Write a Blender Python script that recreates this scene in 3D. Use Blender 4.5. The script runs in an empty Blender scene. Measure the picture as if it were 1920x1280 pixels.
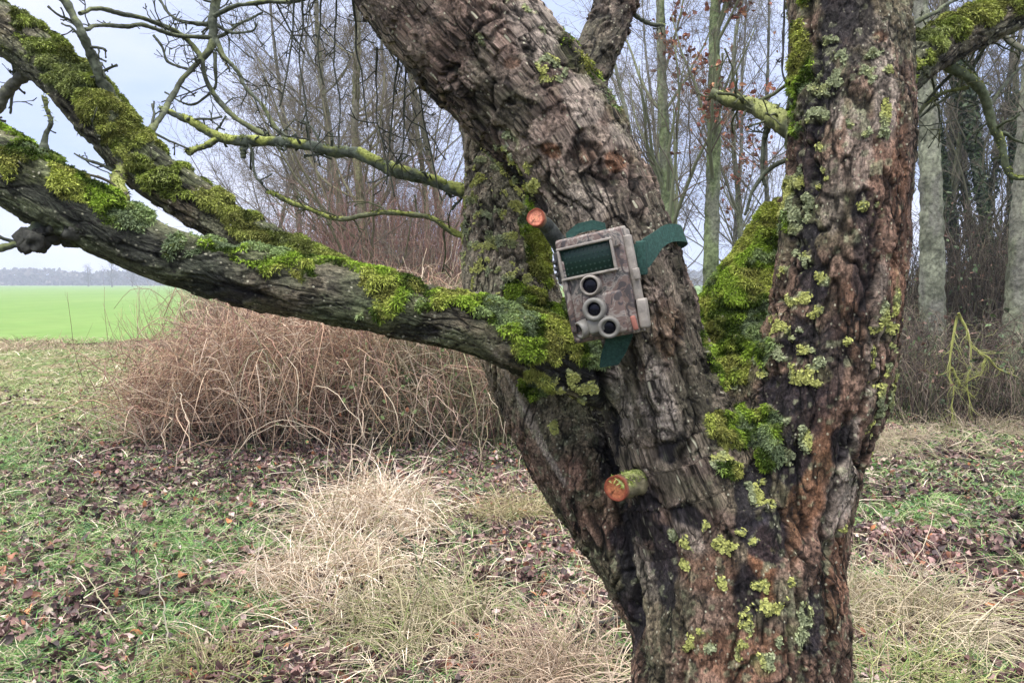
import bpy, bmesh, math, random
import numpy as np
from mathutils import Vector, Matrix
from mathutils.bvhtree import BVHTree

random.seed(5)
rng = np.random.default_rng(11)
S = bpy.context.scene
COL = S.collection
R = math.radians

# ------------------------------------------------------------------ camera, sky, sun
F = 1450.0                      # focal length in pixels of a 1920 px wide frame
PITCH = R(4.3)
CAMZ = 1.5
cd = bpy.data.cameras.new('camera')
cam = bpy.data.objects.new('camera', cd)
COL.objects.link(cam)
cd.sensor_width = 36.0
cd.lens = F / 1920 * 36
cd.clip_start = 0.05
cd.clip_end = 3000
cam.location = (0, 0, CAMZ)
cam.rotation_euler = (R(90) - PITCH, 0, 0)
S.camera = cam

SUN_EL, SUN_AZ = R(58), R(-140)     # behind and to the left of the viewer, veiled by cloud
w = bpy.data.worlds.new('World')
S.world = w
w.use_nodes = True
nt = w.node_tree
nt.nodes.clear()
N = nt.nodes.new
L = nt.links.new
out = N('ShaderNodeOutputWorld')
bg_sky = N('ShaderNodeBackground')
bg_cloud = N('ShaderNodeBackground')
mixs = N('ShaderNodeMixShader')
sky = N('ShaderNodeTexSky')
sky.sky_type = 'NISHITA'
sky.sun_disc = False
sky.sun_elevation = SUN_EL
sky.sun_rotation = SUN_AZ
bg_sky.inputs['Strength'].default_value = 0.08
L(sky.outputs[0], bg_sky.inputs[0])
tc = N('ShaderNodeTexCoord')
sep = N('ShaderNodeSeparateXYZ')
L(tc.outputs['Generated'], sep.inputs[0])
mp = N('ShaderNodeMapping')
mp.inputs['Scale'].default_value = (1.6, 1.6, 4.2)
L(tc.outputs['Generated'], mp.inputs[0])
cn = N('ShaderNodeTexNoise')
cn.inputs['Scale'].default_value = 1.7
cn.inputs['Detail'].default_value = 5
cn.inputs['Roughness'].default_value = 0.5
L(mp.outputs[0], cn.inputs[0])
cr = N('ShaderNodeValToRGB')
cr.color_ramp.elements[0].position = 0.34
cr.color_ramp.elements[0].color = (0.45, 0.57, 0.92, 1)
cr.color_ramp.elements[1].position = 0.66
cr.color_ramp.elements[1].color = (0.74, 0.77, 0.97, 1)
L(cn.outputs[0], cr.inputs[0])
zw = N('ShaderNodeMapRange')
zw.inputs['From Min'].default_value = 0.42
zw.inputs['From Max'].default_value = 0.75
L(sep.outputs['Z'], zw.inputs['Value'])
zm = N('ShaderNodeMixRGB')
L(zw.outputs[0], zm.inputs[0])
L(cr.outputs[0], zm.inputs[1])
zm.inputs[2].default_value = (0.85, 0.83, 0.81, 1)
L(zm.outputs[0], bg_cloud.inputs[0])
mr = N('ShaderNodeMapRange')       # an overcast sky is brightest overhead
mr.interpolation_type = 'SMOOTHSTEP'
mr.inputs['From Min'].default_value = 0.42
mr.inputs['From Max'].default_value = 0.95
mr.inputs['To Min'].default_value = 1.2
mr.inputs['To Max'].default_value = 6.2
L(sep.outputs['Z'], mr.inputs['Value'])
L(mr.outputs[0], bg_cloud.inputs['Strength'])
mixs.inputs[0].default_value = 0.9
L(bg_sky.outputs[0], mixs.inputs[1])
L(bg_cloud.outputs[0], mixs.inputs[2])
L(mixs.outputs[0], out.inputs[0])

sd = bpy.data.lights.new('sun', 'SUN')
sun = bpy.data.objects.new('sun', sd)
COL.objects.link(sun)
sd.energy = 1.5
sd.angle = R(14)
sd.color = (1.0, 0.97, 0.92)
sun.location = (-3, -4, 8)
sun.rotation_euler = Vector((math.sin(SUN_AZ) * math.cos(SUN_EL), math.cos(SUN_AZ) * math.cos(SUN_EL),
                             math.sin(SUN_EL))).to_track_quat('Z', 'Y').to_euler()

vs = S.view_settings
vs.view_transform = 'Standard'
vs.look = 'None'
vs.gamma = 1
vs.use_curve_mapping = False
vs.exposure = 0.22
S.render.engine = 'CYCLES'
S.cycles.max_bounces = 5
S.cycles.diffuse_bounces = 3
S.cycles.glossy_bounces = 2
S.cycles.volume_bounces = 0

# ------------------------------------------------------------------ numeric helpers
FWD = np.array([0, math.cos(PITCH), -math.sin(PITCH)])
UP = np.array([0, math.sin(PITCH), math.cos(PITCH)])
CAM = np.array([0, 0, CAMZ])


def P(x, y, d):
    """world point seen at photo pixel x, y, d metres in front of the lens"""
    return CAM + np.array([1.0, 0, 0]) * ((x - 960) / F * d) - UP * ((y - 640) / F * d) + FWD * d


def to_px(v):
    q = v - CAM
    d = q @ FWD
    return 960 + F * q[:, 0] / d, 640 - F * (q @ UP) / d, d


def GP(x, y):
    """point of the flat ground seen at photo pixel x, y"""
    r = FWD + np.array([1.0, 0, 0]) * (x - 960) / F - UP * (y - 640) / F
    return CAM + r * (-CAMZ / r[2])


_T = np.random.default_rng(3).random((4, 65536))


def _h(i, j, k, s=0):
    n = (i * 73856093) ^ (j * 19349663) ^ (k * 83492791) ^ (s * 2654435)
    n = (n ^ (n >> 13)) * 1274126177
    return (n ^ (n >> 16)) & 65535


def vnoise(p, f=1.0, s=0):
    q = p * f
    i = np.floor(q).astype(np.int64)
    t = q - i
    t = t * t * t * (t * (t * 6 - 15) + 10)
    r = 0
    for a in (0, 1):
        wa = t[:, 0] if a else 1 - t[:, 0]
        for b in (0, 1):
            wb = t[:, 1] if b else 1 - t[:, 1]
            for c in (0, 1):
                wc = t[:, 2] if c else 1 - t[:, 2]
                r = r + wa * wb * wc * _T[0][_h(i[:, 0] + a, i[:, 1] + b, i[:, 2] + c, s)]
    return r


def fbm(p, f=1.0, o=4, s=0, g=0.5):
    r, a, n = 0, 1.0, 0
    for k in range(o):
        r = r + a * vnoise(p, f, s + k)
        n += a
        a *= g
        f *= 2.03
    return r / n


def worley(p, f, s=0):
    q = p * f
    i = np.floor(q).astype(np.int64)
    n = len(p)
    d1 = np.full(n, 9.0)
    d2 = np.full(n, 9.0)
    cid = np.zeros(n, np.int64)
    for a in (-1, 0, 1):
        for b in (-1, 0, 1):
            for c in (-1, 0, 1):
                ii = i + np.array([a, b, c])
                h = _h(ii[:, 0], ii[:, 1], ii[:, 2], s)
                fp = ii + np.stack([_T[1][h], _T[2][h], _T[3][h]], 1)
                d = np.sqrt(((fp - q) ** 2).sum(1))
                nw = d < d1
                d2 = np.where(nw, d1, np.minimum(d2, d))
                cid = np.where(nw, h, cid)
                d1 = np.where(nw, d, d1)
    return d1, d2, _T[0][cid]


def sst(x, a, b):
    t = np.clip((x - a) / (b - a), 0, 1)
    return t * t * (3 - 2 * t)


def norm(v):
    return v / np.maximum(np.linalg.norm(v, axis=-1, keepdims=True), 1e-9)


def lerp(a, b, t):
    return a + (b - a) * t


# ------------------------------------------------------------------ object helpers
def tag(o, label=None, cat=None, group=None, kind=None):
    if label: o['label'] = label
    if cat: o['category'] = cat
    if group: o['group'] = group
    if kind: o['kind'] = kind
    return o


def empty(name, loc=(0, 0, 0)):
    o = bpy.data.objects.new(name, None)
    COL.objects.link(o)
    o.location = loc
    o.empty_display_size = 0.1
    return o


def mk(name, v, f, mat, parent=None, col=None, smooth=True, vecs=None, normals=None):
    """one mesh object; v (n,3), f list of index arrays (m,3)/(m,4), col per-vertex rgb"""
    if not isinstance(f, (list, tuple)):
        f = [f]
    me = bpy.data.meshes.new(name)
    v = np.asarray(v, np.float32)
    off = np.zeros(3)
    if parent is not None:
        q = parent
        while q is not None:
            off = off + np.array(q.location)
            q = q.parent
    v = (v - off).astype(np.float32)
    me.vertices.add(len(v))
    me.vertices.foreach_set('co', v.ravel())
    nl = sum(a.size for a in f)
    npoly = sum(len(a) for a in f)
    me.loops.add(nl)
    me.loops.foreach_set('vertex_index', np.concatenate([a.ravel() for a in f]).astype(np.int32))
    me.polygons.add(npoly)
    tot = np.concatenate([np.full(len(a), a.shape[1], np.int32) for a in f])
    st = np.concatenate([[0], np.cumsum(tot)[:-1]]).astype(np.int32)
    me.polygons.foreach_set('loop_start', st)
    me.polygons.foreach_set('use_smooth', np.full(npoly, smooth))
    me.update(calc_edges=True)
    if col is not None:
        at = me.color_attributes.new('Col', 'FLOAT_COLOR', 'POINT')
        c4 = np.ones((len(v), 4), np.float32)
        c4[:, :3] = col
        at.data.foreach_set('color', c4.ravel())
    if vecs is not None:
        for k, a in vecs.items():
            at = me.attributes.new(k, 'FLOAT_VECTOR', 'POINT')
            at.data.foreach_set('vector', np.asarray(a, np.float32).ravel())
    if normals is not None:
        me.normals_split_custom_set_from_vertices(normals.astype(np.float32).tolist())
    me.materials.append(mat)
    o = bpy.data.objects.new(name, me)
    COL.objects.link(o)
    if parent is not None:
        o.parent = parent
    return o


def tubes(pts, rad, sides=5, cap=True):
    """pts (M,N,3), rad (M,N) -> verts, quads"""
    M, Np, _ = pts.shape
    tan = norm(np.gradient(pts, axis=1))
    ov = norm(pts[:, -1] - pts[:, 0] + 1e-6)
    ref = np.where(np.abs(ov[:, 2:3]) > 0.7, np.array([[1.0, 0.13, 0]]), np.array([[0.1, 0.12, 1.0]]))
    u = norm(np.cross(tan, ref[:, None, :]))
    vv = np.cross(tan, u)
    a = np.arange(sides) / sides * 2 * math.pi
    ring = pts[:, :, None, :] + rad[:, :, None, None] * (
        np.cos(a)[None, None, :, None] * u[:, :, None, :] + np.sin(a)[None, None, :, None] * vv[:, :, None, :])
    v = ring.reshape(-1, 3)
    base = (np.arange(M) * Np * sides)[:, None, None]
    i = (np.arange(Np - 1) * sides)[None, :, None]
    k = np.arange(sides)[None, None, :]
    k2 = (k + 1) % sides
    q = np.stack([base + i + k, base + i + k2, base + i + sides + k2, base + i + sides + k], -1).reshape(-1, 4)
    fs = [q]
    if cap and sides in (3, 4):
        kk = np.arange(sides)
        fs.append((np.arange(M) * Np * sides)[:, None] + kk[::-1][None, :])
        fs.append((np.arange(M) * Np * sides + (Np - 1) * sides)[:, None] + kk[None, :])
    elif cap:
        kk = np.arange(1, sides - 1)
        for b0 in (0, (Np - 1) * sides):
            b = (np.arange(M) * Np * sides + b0)[:, None, None]
            tri = np.stack([np.zeros_like(kk), kk, kk + 1], -1)[None]
            fs.append((b + tri).reshape(-1, 3))
    return v, fs


class MB:
    def __init__(s):
        s.v, s.f, s.c, s.n = [], [], [], 0

    def add(s, v, fs, col):
        v = np.asarray(v, float)
        s.v.append(v)
        for a in (fs if isinstance(fs, (list, tuple)) else [fs]):
            s.f.append(np.asarray(a) + s.n)
        c = np.asarray(col, float)
        if c.ndim == 1:
            c = np.tile(c, (len(v), 1))
        s.c.append(c)
        s.n += len(v)

    def build(s, name, mat, parent=None, smooth=True):
        f = {}
        for a in s.f:
            f.setdefault(a.shape[1], []).append(a)
        return mk(name, np.concatenate(s.v), [np.concatenate(x) for x in f.values()], mat, parent,
                  np.concatenate(s.c), smooth)


def rvec(n):
    return norm(rng.normal(size=(n, 3)))


def grow(start, d, length, r0, Np, wob=0.25, up=0.0, taper=0.3, kink=0.0):
    """vectorised wandering polylines"""
    M = len(start)
    pts = np.zeros((M, Np, 3))
    pts[:, 0] = start
    d = norm(d)
    step = (length / (Np - 1))[:, None]
    for k in range(1, Np):
        d = norm(d + wob * rng.normal(size=(M, 3)) + np.array([0, 0, up]))
        if kink:
            d = norm(d + kink * rvec(M) * (rng.random((M, 1)) < 0.3))
        pts[:, k] = pts[:, k - 1] + d * step
    t = np.linspace(0, 1, Np)[None]
    rad = r0[:, None] * (1 - (1 - taper) * t)
    return pts, rad


def children(pts, rad, per, tmin, tmax, ang, lf, rf, Np, wob=0.25, up=0.0, taper=0.3, side=None, kink=0.0):
    M, N0, _ = pts.shape
    n = int(M * per)
    par = rng.integers(0, M, n) if n != M * int(per) else np.repeat(np.arange(M), int(per))
    t = tmin + (tmax - tmin) * rng.random(n)
    x = t * (N0 - 1)
    i = np.clip(x.astype(int), 0, N0 - 2)
    fr = (x - i)[:, None]
    a, b = pts[par, i], pts[par, i + 1]
    st = a * (1 - fr) + b * fr
    tan = norm(b - a)
    L_ = np.linalg.norm(np.diff(pts, axis=1), axis=2).sum(1)[par]
    rr = rad[par, i] * (1 - fr[:, 0]) + rad[par, i + 1] * fr[:, 0]
    side_ = rvec(n)
    if side is not None:
        side_ = norm(side_ * np.array(side))
    side_ = norm(side_ - (side_ * tan).sum(1, keepdims=True) * tan)
    an = ang * (0.7 + 0.6 * rng.random(n))[:, None]
    d = norm(tan * np.cos(an) + side_ * np.sin(an))
    ln = L_ * lf * (0.5 + 0.9 * rng.random(n)) * (1.15 - 0.6 * t)
    return grow(st, d, ln, np.minimum(rr * 0.9, np.maximum(rr * rf, 0.0008)), Np, wob, up, taper, kink)


# ------------------------------------------------------------------ materials
def mat(name, rough=0.85, col_attr=True, base=None, noise=None, bump=None, spec=0.25, coord=None, sub=None):
    m = bpy.data.materials.new(name)
    m.use_nodes = True
    t = m.node_tree
    b = t.nodes['Principled BSDF']
    b.inputs['Roughness'].default_value = rough
    b.inputs['Specular IOR Level'].default_value = spec
    src = None
    if col_attr:
        a = t.nodes.new('ShaderNodeAttribute')
        a.attribute_name = 'Col'
        src = a.outputs['Color']
    elif base is not None:
        rgb = t.nodes.new('ShaderNodeRGB')
        rgb.outputs[0].default_value = (*base, 1)
        src = rgb.outputs[0]
    if coord == 'bark':
        c = t.nodes.new('ShaderNodeAttribute')
        c.attribute_name = 'bark_co'
        co = c.outputs['Vector']
    else:
        c = t.nodes.new('ShaderNodeTexCoord')
        co = c.outputs['Object']
    if noise:
        sc, lo, hi = noise
        n = t.nodes.new('ShaderNodeTexNoise')
        n.inputs['Scale'].default_value = sc
        n.inputs['Detail'].default_value = 6
        n.inputs['Roughness'].default_value = 0.65
        t.links.new(co, n.inputs['Vector'])
        r_ = t.nodes.new('ShaderNodeMapRange')
        r_.inputs['From Min'].default_value = 0.3
        r_.inputs['From Max'].default_value = 0.7
        r_.inputs['To Min'].default_value = lo
        r_.inputs['To Max'].default_value = hi
        t.links.new(n.outputs[0], r_.inputs['Value'])
        mx = t.nodes.new('ShaderNodeVectorMath')
        mx.operation = 'SCALE'
        t.links.new(src, mx.inputs[0])
        t.links.new(r_.outputs[0], mx.inputs['Scale'])
        src = mx.outputs[0]
    if src is not None:
        t.links.new(src, b.inputs['Base Color'])
    if bump:
        sc, dist, st = bump
        n = t.nodes.new('ShaderNodeTexNoise')
        n.inputs['Scale'].default_value = sc
        n.inputs['Detail'].default_value = 8
        n.inputs['Roughness'].default_value = 0.7
        t.links.new(co, n.inputs['Vector'])
        bp = t.nodes.new('ShaderNodeBump')
        bp.inputs['Distance'].default_value = dist
        bp.inputs['Strength'].default_value = st
        t.links.new(n.outputs[0], bp.inputs['Height'])
        t.links.new(bp.outputs[0], b.inputs['Normal'])
    return m



def bark_material():
    m = bpy.data.materials.new('rough_bark')
    m.use_nodes = True
    t = m.node_tree
    T = t.nodes.new
    K = t.links.new
    b = t.nodes['Principled BSDF']
    b.inputs['Roughness'].default_value = 0.8
    b.inputs['Specular IOR Level'].default_value = 0.25
    a = T('ShaderNodeAttribute'); a.attribute_name = 'Col'
    c = T('ShaderNodeAttribute'); c.attribute_name = 'bark_co'
    wn = T('ShaderNodeTexNoise'); wn.inputs['Scale'].default_value = 38; wn.inputs['Detail'].default_value = 3
    K(c.outputs['Vector'], wn.inputs['Vector'])
    wa = T('ShaderNodeVectorMath'); wa.operation = 'SCALE'; wa.inputs['Scale'].default_value = 0.028
    K(wn.outputs['Color'], wa.inputs[0])
    ad = T('ShaderNodeVectorMath'); ad.operation = 'ADD'
    K(c.outputs['Vector'], ad.inputs[0]); K(wa.outputs[0], ad.inputs[1])

    def mr(src, a0, a1, b0, b1):
        r = T('ShaderNodeMapRange')
        for k_, v_ in (('From Min', a0), ('From Max', a1), ('To Min', b0), ('To Max', b1)):
            r.inputs[k_].default_value = v_
        K(src, r.inputs['Value'])
        return r.outputs[0]

    def mul(x, y):
        r = T('ShaderNodeMath'); r.operation = 'MULTIPLY'
        K(x, r.inputs[0])
        if isinstance(y, float): r.inputs[1].default_value = y
        else: K(y, r.inputs[1])
        return r.outputs[0]

    def add(x, y):
        r = T('ShaderNodeMath'); r.operation = 'ADD'
        K(x, r.inputs[0]); K(y, r.inputs[1])
        return r.outputs[0]
    v1 = T('ShaderNodeTexVoronoi'); v1.feature = 'DISTANCE_TO_EDGE'; v1.inputs['Scale'].default_value = 62
    v2 = T('ShaderNodeTexVoronoi'); v2.inputs['Scale'].default_value = 62
    v3 = T('ShaderNodeTexVoronoi'); v3.feature = 'DISTANCE_TO_EDGE'; v3.inputs['Scale'].default_value = 150
    for v_ in (v1, v2, v3):
        K(ad.outputs[0], v_.inputs['Vector'])
    nm = T('ShaderNodeTexNoise'); nm.inputs['Scale'].default_value = 30; nm.inputs['Detail'].default_value = 3
    K(c.outputs['Vector'], nm.inputs['Vector'])
    nf = T('ShaderNodeTexNoise'); nf.inputs['Scale'].default_value = 330; nf.inputs['Detail'].default_value = 7; nf.inputs['Roughness'].default_value = 0.75
    st_ = T('ShaderNodeVectorMath'); st_.operation = 'MULTIPLY'; st_.inputs[1].default_value = (1, 1, 2.2)
    K(c.outputs['Vector'], st_.inputs[0])
    K(st_.outputs[0], nf.inputs['Vector'])
    vs_ = T('ShaderNodeTexVoronoi'); vs_.inputs['Scale'].default_value = 210
    K(st_.outputs[0], vs_.inputs['Vector'])
    vss = T('ShaderNodeSeparateXYZ'); K(vs_.outputs['Color'], vss.inputs[0])
    patch = mr(nm.outputs[0], 0.42, 0.60, 0.0, 1.0)
    c1 = mr(v1.outputs['Distance'], 0.02, 0.13, 0.0, 1.0)
    c3 = mr(v3.outputs['Distance'], 0.0, 0.20, 0.0, 1.0)
    s2 = T('ShaderNodeSeparateXYZ'); K(v2.outputs['Color'], s2.inputs[0])
    cellv = mr(s2.outputs[0], 0.0, 1.0, 0.66, 1.36)
    fine = mr(nf.outputs[0], 0.34, 0.68, 0.30, 1.9)
    k1 = mr(mul(mr(c1, 0, 1, 1, 0), patch), 0, 1, 1.0, 0.12)
    k3 = mr(c3, 0, 1, 0.66, 1.08)
    tot = mul(mul(mul(cellv, fine), k1), k3)
    sc = T('ShaderNodeVectorMath'); sc.operation = 'SCALE'
    K(a.outputs['Color'], sc.inputs[0]); K(tot, sc.inputs['Scale'])
    # small pale crust specks and black pits
    lum = T('ShaderNodeRGBToBW'); K(a.outputs['Color'], lum.inputs[0])
    lum_ = T('ShaderNodeMapRange'); K(lum.outputs[0], lum_.inputs['Value']); lum_.inputs['From Min'].default_value = 0.02; lum_.inputs['From Max'].default_value = 0.10; lum_.inputs['To Min'].default_value = 0.12
    spk = mul(mul(mr(vs_.outputs['Distance'], 0.16, 0.34, 1.0, 0.0), mr(vss.outputs[0], 0.80, 0.83, 0.0, 1.0)), lum_.outputs[0])
    pit = mul(mul(mr(vs_.outputs['Distance'], 0.22, 0.45, 1.0, 0.0), mr(vss.outputs[1], 0.76, 0.80, 0.0, 1.0)), 0.85)
    m1 = T('ShaderNodeMixRGB'); K(pit, m1.inputs[0]); K(sc.outputs[0], m1.inputs[1]); m1.inputs[2].default_value = (0.018, 0.014, 0.014, 1)
    m2 = T('ShaderNodeMixRGB'); K(spk, m2.inputs[0]); K(m1.outputs[0], m2.inputs[1]); m2.inputs[2].default_value = (0.46, 0.44, 0.32, 1)
    K(m2.outputs[0], b.inputs['Base Color'])
    h = add(add(mul(mul(c1, patch), 1.3), mul(s2.outputs[1], 0.5)), add(mul(c3, 0.35), mul(nf.outputs[0], 1.5)))
    bp = T('ShaderNodeBump'); bp.inputs['Distance'].default_value = 0.0022; bp.inputs['Strength'].default_value = 1.0
    K(h, bp.inputs['Height']); K(bp.outputs[0], b.inputs['Normal'])
    return m


M_bark = bark_material()
M_branch = mat('branch_bark', 0.85, noise=(150, 0.55, 1.5), bump=(220, 0.002, 0.8))
M_moss = mat('moss_green', 0.8, spec=0.1)
M_lichen = mat('lichen_yellow', 0.9, noise=(500, 0.7, 1.3), spec=0.1)
M_tree = mat('far_bark', 0.9, noise=(24, 0.35, 1.6), bump=(30, 0.02, 0.6), spec=0.1)
M_twig = mat('twig_bark', 0.85, spec=0.15)
M_leaf = mat('dead_leaf', 0.7, spec=0.25, noise=(60, 0.7, 1.3))
M_grass = mat('grass_blade', 0.7, spec=0.2)
M_straw = mat('dry_grass', 0.75, spec=0.2)
M_ground = mat('leafy_soil', 0.95, noise=(9, 0.5, 1.5), bump=(40, 0.03, 1.0), spec=0.1)
M_field = mat('field_green', 0.95, col_attr=True, noise=(0.9, 0.88, 1.12), spec=0.05)
M_wood = mat('cut_wood', 0.7, noise=(220, 0.7, 1.35), bump=(300, 0.001, 0.6))
M_ivy = mat('ivy_leaf', 0.5, spec=0.4)

# ------------------------------------------------------------------ ground
def hgt(x, y):
    p = np.stack([x, y, np.zeros_like(x)], 1)
    near = 1 - sst(y, 17, 25)
    return (fbm(p, 0.5, 3, 5) - 0.5) * 0.16 * near + (fbm(p, 3.0, 3, 9) - 0.5) * 0.07 * near


def zones(x, y):
    """densities of litter, green, straw over the ground (world metres)"""
    p = np.stack([x, y, np.zeros_like(x)], 1)
    n1 = fbm(p, 1.3, 4, 21)
    n2 = fbm(p, 3.1, 3, 31)
    s = x / np.maximum(y, .5)
    litter = np.exp(-(((x + 1.3) / 2.3) ** 2 + ((y - 6.5) / 1.3) ** 2) ** 1.5)
    litter = np.maximum(litter, 0.62 * sst(n2, 0.5, 0.62) * (y < 7.5))
    litter = np.maximum(litter, 0.7 * sst(y, 7.4, 7.9) * (s > 0.3) * (y < 12))
    litter = np.maximum(litter * (0.3 + 0.7 * sst(n2, .36, .55)), np.exp(-(((x + 1.5) / 2.2) ** 2 + ((y - 6.4) / 1.15) ** 2) ** 1.5) * (0.6 + .4 * sst(n1, .35, .5)))
    litter = litter * (1 - sst(-s - 0.03 * (y - 3), 0.42, 0.56) * 0.7)
    litter = np.maximum(litter, 0.8 * np.exp(-(((x - 0.15) / 0.5) ** 2 + ((y - 4.4) / 1.2) ** 2)))
    straw = sst(s, -0.34, -0.22) * (1 - sst(s, 0.2, 0.3)) * (1 - sst(y, 5.6, 6.4))
    straw = np.maximum(straw, (s > 0.3) * (1 - sst(s, 0.5, 0.56)) * (1 - sst(y, 3.6, 4.4)) * 0.9)
    straw = np.maximum(straw, 0.55 * sst(y, 8, 11) * sst(n1, .4, .6))
    n3 = fbm(p, 8.0, 2, 33)
    green = sst(n1 + .7 * (n3 - .5), 0.40, 0.55) * (1 - 0.85 * litter) * (1 - 0.35 * straw) * (0.25 + .75 * sst(n3, .36, .55) + .5 * (y > 8))
    return litter, green, straw, n1, n2


nx, ny = 420, 520
gx = np.concatenate([[-900, -300, -100, -40, -22], np.linspace(-14, 14, nx), [22, 40, 100, 300, 900]])
gy = np.concatenate([[-200, -30, -8, -3], np.linspace(-1, 8, 260), 8 + 14 * np.linspace(0.01, 1, 150) ** 1.4,
                     [24, 30, 40, 60, 100, 180, 320, 600, 1200, 2500]])
GX, GY = np.meshgrid(gx, gy, indexing='ij')
gxx, gyy = GX.ravel(), GY.ravel()
gz = hgt(gxx, gyy)
lt, gr, sw, n1, n2 = zones(gxx, gyy)
cbase = np.array([0.075, 0.052, 0.045])[None] * (0.6 + 0.9 * n2[:, None])
cgreen = np.array([0.10, 0.135, 0.045])[None] * (0.7 + 0.7 * n1[:, None])
ctan = np.array([0.26, 0.215, 0.13])[None]
col = lerp(cbase, cgreen, np.clip(gr * 1.0, 0, 1)[:, None])
far = sst(gyy, 7.5, 10)[:, None] * (gxx < 0)[:, None]
col = lerp(col, lerp(cgreen * 1.3, ctan, sst(n2, .35, .6)[:, None]), far * 0.9)
a = np.arange(len(gx) * len(gy)).reshape(len(gx), len(gy))
q = np.stack([a[:-1, :-1], a[1:, :-1], a[1:, 1:], a[:-1, 1:]], -1).reshape(-1, 4)
g = mk('ground', np.stack([gxx, gyy, gz], 1), q, M_ground, None, col)
tag(g, kind='structure')

# the crop field beyond the margin, a sheet just above the ground
fx = np.concatenate([np.linspace(-420, -40, 60), np.linspace(-39.5, 39.5, 320), np.linspace(40, 420, 60)])
fy = np.concatenate([np.linspace(19.6, 60, 60), np.linspace(64, 560, 40)])
FX, FY = np.meshgrid(fx, fy, indexing='ij')
fxx, fyy = FX.ravel(), FY.ravel()
fyy = np.where(fyy < 19.7, 19.6 + 0.5 * np.sin(fxx * 1.3) + 0.3 * np.sin(fxx * 3.1), fyy)
pf = np.stack([fxx, fyy, fxx * 0], 1)
fn = fbm(pf * np.array([1, 0.25, 1]), 0.25, 3, 77)
rows = 0.5 + 0.5 * np.sin(fxx * 2.1 + fyy * .35)
fn = np.clip(fn + .22 * (rows - .5) + .5 * (fbm(pf, 0.06, 3, 79) - .5), 0, 1)
fc = lerp(np.array([0.118, 0.200, 0.055]), np.array([0.155, 0.230, 0.072]), fn[:, None])
a = np.arange(len(fx) * len(fy)).reshape(len(fx), len(fy))
q = np.stack([a[:-1, :-1], a[1:, :-1], a[1:, 1:], a[:-1, 1:]], -1).reshape(-1, 4)
fz = 0.03 + 0.02 * fn
tag(mk('crop_field', np.stack([fxx, fyy, fz], 1), q, M_field, None, fc), kind='structure')


def blades(base, length, width, lean, col, droop=0.6, Nn=4, lw=None):
    """flat tapering grass blades: base (M,3)"""
    M = len(base)
    az = rng.random(M) * 2 * math.pi
    d0 = np.stack([np.cos(az), np.sin(az), np.zeros(M)], 1)
    if lean.ndim == 2:
        d0 = norm(d0 * 0.8 + lean)
        ln = 0.3 + 0.6 * rng.random(M)
    else:
        ln = lean
    t = np.linspace(0, 1, Nn)
    dirs = norm(d0 * ln[:, None] + np.array([0, 0, 1.0]))
    pts = base[:, None] + dirs[:, None] * (length[:, None, None] * t[None, :, None])
    sag = droop * length[:, None] * t[None] ** 2
    pts = pts + d0[:, None] * (sag * 0.75)[:, :, None] - np.array([0, 0, 1.0]) * (sag * 0.62)[:, :, None]
    pts[:, :, 2] = np.maximum(pts[:, :, 2], base[:, None, 2] + 0.004 + 0.02 * rng.random((M, 1)) * (t[None] > 0))
    sd_ = norm(np.cross(dirs, rvec(M)))
    wv = width[:, None] * (1 - t[None] ** 1.6) * 0.5 + 0.0002
    l_ = pts - sd_[:, None] * wv[:, :, None]
    r_ = pts + sd_[:, None] * wv[:, :, None]
    v = np.stack([l_, r_], 2).reshape(-1, 3)
    b = (np.arange(M) * Nn * 2)[:, None]
    i = (np.arange(Nn - 1) * 2)[None]
    q = np.stack([b + i, b + i + 1, b + i + 3, b + i + 2], -1).reshape(-1, 4)
    c = np.repeat(col, Nn * 2, axis=0)
    return v, q, c


def scatter(n, y0, y1, s0, s1, power=1.0):
    """points over the wedge of ground the lens can see, denser near"""
    u = rng.random(n)
    y = y0 * (y1 / y0) ** (u ** power)
    s = s0 + (s1 - s0) * rng.random(n)
    return s * y, y


def pick(n, cols, wts):
    cols = np.array(cols)
    i = rng.choice(len(cols), n, p=np.array(wts) / sum(wts))
    return cols[i] * (0.7 + 0.6 * rng.random((n, 1)))


# green grass
mb = MB()
x, y = scatter(420000, 2.6, 19.5, -0.75, 0.75)
lt, gr, sw, n1, n2 = zones(x, y)
keep = rng.random(len(x)) < np.clip(gr * 0.92 + 0.16, 0, 1) * np.where(y > 8, 0.8, 1)
x, y, n1, n2, lt = x[keep], y[keep], n1[keep], n2[keep], lt[keep]
n = len(x)
sc = np.clip(y / 5, 0.8, 2.6)
col = pick(n, [(0.11, 0.24, 0.06), (0.18, 0.30, 0.09), (0.27, 0.32, 0.14), (0.07, 0.16, 0.07), (0.46, 0.41, 0.29)], [4, 4, 3, 3, 2.5])
hu = fbm(np.stack([x, y, 0 * x], 1), 2.3, 3, 47)[:, None]
col = lerp(col, col * np.array([1.12, 1.0, 1.15]), sst(hu, .45, .6))
pale = sst(y, 6.5, 9)[:, None] * 0.6
col = lerp(col, np.array([0.38, 0.38, 0.17])[None], pale * rng.random((n, 1)) * 1.3)
v, q, c = blades(np.stack([x, y, hgt(x, y)], 1), (0.025 + 0.065 * rng.random(n) ** 1.3 * (0.5 + n1)) * (1 + 0.25 * sc),
                 0.0052 * sc ** .8, 0.3 + 1.3 * rng.random(n), col, 0.5, 3)
mb.add(v, q, c)
tag(mb.build('meadow_grass', M_grass), 'short green grass growing in patches between the fallen leaves', 'grass', kind='stuff')

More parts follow.
